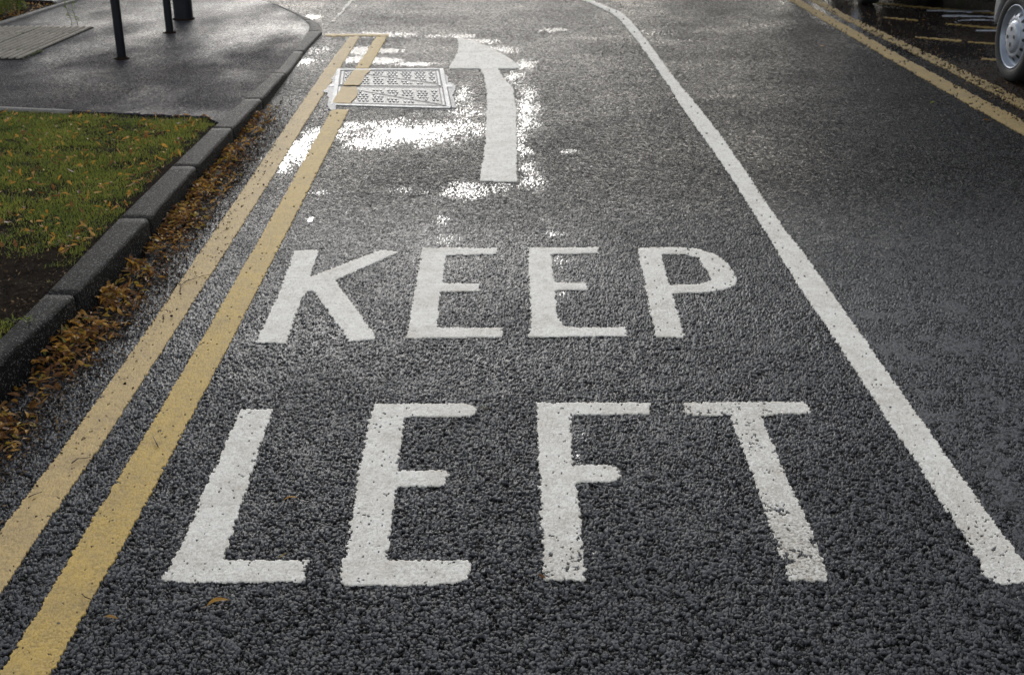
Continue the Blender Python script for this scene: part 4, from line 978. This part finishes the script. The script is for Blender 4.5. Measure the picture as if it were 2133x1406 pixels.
def car(name, paintm, label, far_wheel_xy, ang):
    root = empty(name, (far_wheel_xy[0], far_wheel_xy[1], 0), ang); tag(root, label, 'car')
    WB_ = 2.42; Wd = 1.60; RA = .300
    top = [(.335, .315), (.350, .42), (.352, .56), (.335, .68), (.26, .80), (-.05, .90), (-.42, .97), (-.72, 1.20), (-.98, 1.38), (-1.30, 1.44), (-2.2, 1.46), (-2.75, 1.40), (-2.98, 1.10), (-3.06, .85), (-3.08, .50), (-3.04, .315)]
    def arch(cx):
        out = []; zc = .275; a0 = math.asin((.315 - zc) / RA)
        for k in range(17):
            a = math.pi - a0 + (2 * a0 - math.pi) * k / 16 * 1.0
            out.append((cx + RA * math.cos(a), zc + RA * math.sin(a)))
        return out
    prof = top + arch(-WB_) + [(-WB_ + .8, .25), (-.8, .25)] + arch(0)
    bm = bmesh.new()
    def sidev(y, ins):
        vs = []
        for x, z in prof:
            k = max(0, (z - .85)) * .22; endf = .10 * sst(-2.8, -3.1, x)
            vs.append(bm.verts.new((x, -Wd / 2 + .0 + float(k + endf) if y < 0 else Wd / 2 - float(k + endf), z)))
        return vs
    a = sidev(-1, 0); b = sidev(1, 0); n = len(prof)
    f1 = bm.faces.new(a); f2 = bm.faces.new(b[::-1])
    for k in range(n): bm.faces.new((a[k], b[k], b[(k + 1) % n], a[(k + 1) % n]))
    edges = [e for e in bm.edges if (e in f1.edges or e in f2.edges) and max(v.co.z for v in e.verts) > .32]
    bmesh.ops.recalc_face_normals(bm, faces=bm.faces)
    body = bmobj('body', bm, paintm, root)
    md = body.modifiers.new('bevel', 'BEVEL'); md.width = .035; md.segments = 4; md.limit_method = 'ANGLE'; md.angle_limit = R(60)
    # inner floor so that the arches read dark
    bm = bmesh.new(); bmesh.ops.create_cube(bm, size=1); bmesh.ops.scale(bm, vec=(3.2, Wd - .44, .45), verts=bm.verts); bmesh.ops.translate(bm, vec=(-1.33, 0, .45), verts=bm.verts)
    bmesh.ops.bevel(bm, geom=bm.edges[:], offset=.05, segments=2, affect='EDGES'); bmobj('underbody', bm, M['blackpl'], root)
    for sgn in (-1, 1):
        for cx in (0, -WB_):
            wr = wheel_parts(root); wr.location = (cx, sgn * (Wd / 2 - .008), .275); wr.rotation_euler = (0, 0, 0 if sgn < 0 else math.pi)
            wr.name = 'wheel'
            bm = bmesh.new(); vs = []
            for k in range(19):
                t = math.pi * k / 18; vs.append([bm.verts.new((cx + .318 * math.cos(t), sgn * y, .275 + .318 * math.sin(t))) for y in (Wd / 2 - .03, Wd / 2 - .30)])
            for k in range(18): bm.faces.new((vs[k][0], vs[k][1], vs[k + 1][1], vs[k + 1][0]))
            bmobj('arch_liner', bm, M['blackpl'], root)
        # side windows, sill trim, door handle, mirror
        for (x0, x1, x2, x3) in ((-.72, -1.55, -1.55, -.98), (-1.62, -2.55, -2.45, -1.62)):
            bm = bmesh.new(); pts = [(x0, .98), (x1, .98), (x2, 1.36), (x3, 1.33)]
            bm.faces.new([bm.verts.new((x, sgn * (Wd / 2 - max(0, z - .85) * .22 + .003), z)) for x, z in pts]); r_ = bmesh.ops.extrude_face_region(bm, geom=bm.faces[:])
            for v in [g for g in r_['geom'] if isinstance(g, bmesh.types.BMVert)]: v.co.y -= sgn * .01
            bmesh.ops.recalc_face_normals(bm, faces=bm.faces); bmobj('side_window', bm, M['carglass'], root)
        bm = bmesh.new(); bmesh.ops.create_cube(bm, size=1); bmesh.ops.scale(bm, vec=(.17, .03, .03), verts=bm.verts); bmesh.ops.bevel(bm, geom=bm.edges[:], offset=.008, segments=2, affect='EDGES')
        bmesh.ops.translate(bm, vec=(-1.42, sgn * (Wd / 2 + .008), .86), verts=bm.verts); bmobj('door_handle', bm, paintm, root)
        bm = bmesh.new(); bmesh.ops.create_uvsphere(bm, u_segments=14, v_segments=8, radius=1); bmesh.ops.scale(bm, vec=(.06, .10, .07), verts=bm.verts)
        bmesh.ops.translate(bm, vec=(-.80, sgn * (Wd / 2 + .06), 1.02), verts=bm.verts); bmobj('door_mirror', bm, M['blackpl'], root, True)
        for x, mat_, nm in ((.275, M['lampwhite'], 'headlight'), (-3.055, M['lampred'], 'tail_light')):
            bm = bmesh.new(); bmesh.ops.create_uvsphere(bm, u_segments=16, v_segments=10, radius=1); bmesh.ops.scale(bm, vec=(.05, .13, .08), verts=bm.verts)
            bmesh.ops.translate(bm, vec=(x, sgn * .52, .70 if x > 0 else .80), verts=bm.verts); bmobj(nm, bm, mat_, root, True)
    for pts, nm in (([(-.45, .985), (-.96, 1.375)], 'windscreen'), ([(-2.79, 1.365), (-2.975, 1.13)], 'rear_window')):
        (xa, za), (xb, zb) = pts; nx, nz = (zb - za), -(xb - xa); l_ = math.hypot(nx, nz); nx, nz = nx / l_ * .006, nz / l_ * .006
        if nm == 'rear_window': nx, nz = -abs(nx), abs(nz)
        else: nx, nz = abs(nx), abs(nz)
        bm = bmesh.new(); bm.faces.new([bm.verts.new(p) for p in ((xa + nx, -.62, za + nz), (xa + nx, .62, za + nz), (xb + nx, .58, zb + nz), (xb + nx, -.58, zb + nz))])
        r_ = bmesh.ops.extrude_face_region(bm, geom=bm.faces[:])
        for v in [g for g in r_['geom'] if isinstance(g, bmesh.types.BMVert)]: v.co.z -= .012
        bmesh.ops.recalc_face_normals(bm, faces=bm.faces); bmobj(nm, bm, M['carglass'], root)
    return root
# road direction
ax, ay = gp(2115, 166); bx, by = gp(1788, 12)
RD = math.atan2(float(by - ay), float(bx - ax))
# local -y is the outward (road) side after turning local +x along the road
dirx, diry = math.cos(RD), math.sin(RD); outx, outy = -math.sin(RD), math.cos(RD)      # left of travel = towards the road
def place_car(name, mat, label, px, py, wheel_local_x):
    cx_, cy__ = gp(px, py); cx_, cy__ = float(cx_), float(cy__)
    # contact patch centre is at local (wheel_local_x, +W/2) on the road side
    ox_ = cx_ - dirx * wheel_local_x - outx * .80; oy_ = cy__ - diry * wheel_local_x - outy * .80
    return car(name, mat, label, (ox_, oy_), RD)
place_car('parked_car', M['silver'], 'silver beige parked car, only a silver wheel and bumper corner showing at the right edge', 2094, 169, 0.0)
place_car('parked_car', M['darkcar'], 'black parked car at the top right, its tyre foot mirrored in the puddle', 1786, 8, -2.42)

# ------------------------------------------------------------------ unseen trees and hedge added round the junction (their dark mirror image is what darkens the wet road)
M['bark'] = simple('bark', (.06, .045, .035), .8, nscale=8, bump=.01, bscale=30)
M['crown'] = leafmat('tree_leaf', (.060, .085, .020), (.035, .055, .014), .3)
def leafcloud(name, centers, radii, n, size, mat, parent=None):
    r = rng; k = r.integers(0, len(centers), n); c = np.array(centers)[k]; ra = np.array(radii)[k][:, None]
    dv = r.normal(0, 1, (n, 3)); dv /= np.linalg.norm(dv, axis=1)[:, None]; P = c + dv * ra * r.uniform(.35, 1, (n, 1)) ** .5 * (1, 1, .8)
    a = r.normal(0, 1, (n, 3)); a /= np.linalg.norm(a, axis=1)[:, None]; b = np.cross(a, r.normal(0, 1, (n, 3))); b /= np.linalg.norm(b, axis=1)[:, None]
    s_ = r.uniform(.6, 1.2, (n, 1)) * size
    V = np.stack([P - a * s_, P - b * s_ * .55, P + a * s_, P + b * s_ * .55], 1).reshape(-1, 3); Fq = np.arange(n)[:, None] * 4 + np.arange(4)
    return npmesh(name, V, Fq, mat, parent)
def tree(x, y, h, label, rad=2.6):
    root = empty('unseen_tree', (x, y, 0)); tag(root, label, 'tree')
    bm = bmesh.new(); lathe(bm, [(.30, -.1), (.22, .4), (.17, h * .35), (.08, h * .8), (.01, h * .95)], 14); bmobj('trunk', bm, M['bark'], root)
    cs, rs = [], []
    for k in range(16):
        a = rnd.uniform(0, 6.28); q = rnd.random(); rr_ = rad * (.25 + .75 * rnd.random()) * (1 - .5 * abs(q - .4)); zz = h * (.28 + .66 * q)
        cs.append((rr_ * math.cos(a), rr_ * math.sin(a), zz)); rs.append(rnd.uniform(.7, 1.25) * rad * .42)
        if k < 7: tubecurve('limb', [(0, 0, zz * .65), (rr_ * math.cos(a) * .5, rr_ * math.sin(a) * .5, zz * .85), (rr_ * math.cos(a), rr_ * math.sin(a), zz)], .06, .02, M['bark'], root)
    leafcloud('crown', cs, rs, 7000, .11, M['crown'], root)
for x, y, h, rad, lb in UNSEEN_TREES:
    tree(x, y, h, lb, rad)
def hedge(x0, y0, x1, y1, h, wd, label):
    ln = math.hypot(x1 - x0, y1 - y0); m = int(ln / .5); root = empty('hedge', (x0, y0, 0)); tag(root, label, 'hedge')
    cs = []; rs = []
    for k in range(m + 1):
        for z in np.arange(.3, h, .45):
            cs.append(((x1 - x0) * k / m + rnd.uniform(-.1, .1), (y1 - y0) * k / m + rnd.uniform(-.1, .1), z)); rs.append(wd * rnd.uniform(.45, .6))
    leafcloud('foliage', cs, rs, int(900 * ln), .055, M['crown'], root)
    bm = bmesh.new()
    for k in range(0, m + 1, 2): pass
    bmesh.ops.create_cube(bm, size=1); bmesh.ops.scale(bm, vec=(ln, wd * .5, h * .85), verts=bm.verts); bmesh.ops.rotate(bm, cent=(0, 0, 0), matrix=Matrix.Rotation(math.atan2(y1 - y0, x1 - x0), 3, 'Z'), verts=bm.verts)
    bmesh.ops.translate(bm, vec=((x1 - x0) / 2, (y1 - y0) / 2, h * .45), verts=bm.verts); bmesh.ops.subdivide_edges(bm, edges=bm.edges[:], cuts=5, use_grid_fill=True)
    for v in bm.verts: v.co += Vector((rnd.uniform(-.06, .06), rnd.uniform(-.06, .06), rnd.uniform(-.06, .06)))
    bmobj('inner_growth', bm, M['bark'], root)
hedge(7.6, 6.0, 6.2, 20, 2.4, .9, 'unseen dark clipped hedge added behind the parked cars on the right')  # added so the puddle mirrors something dark instead of bright sky
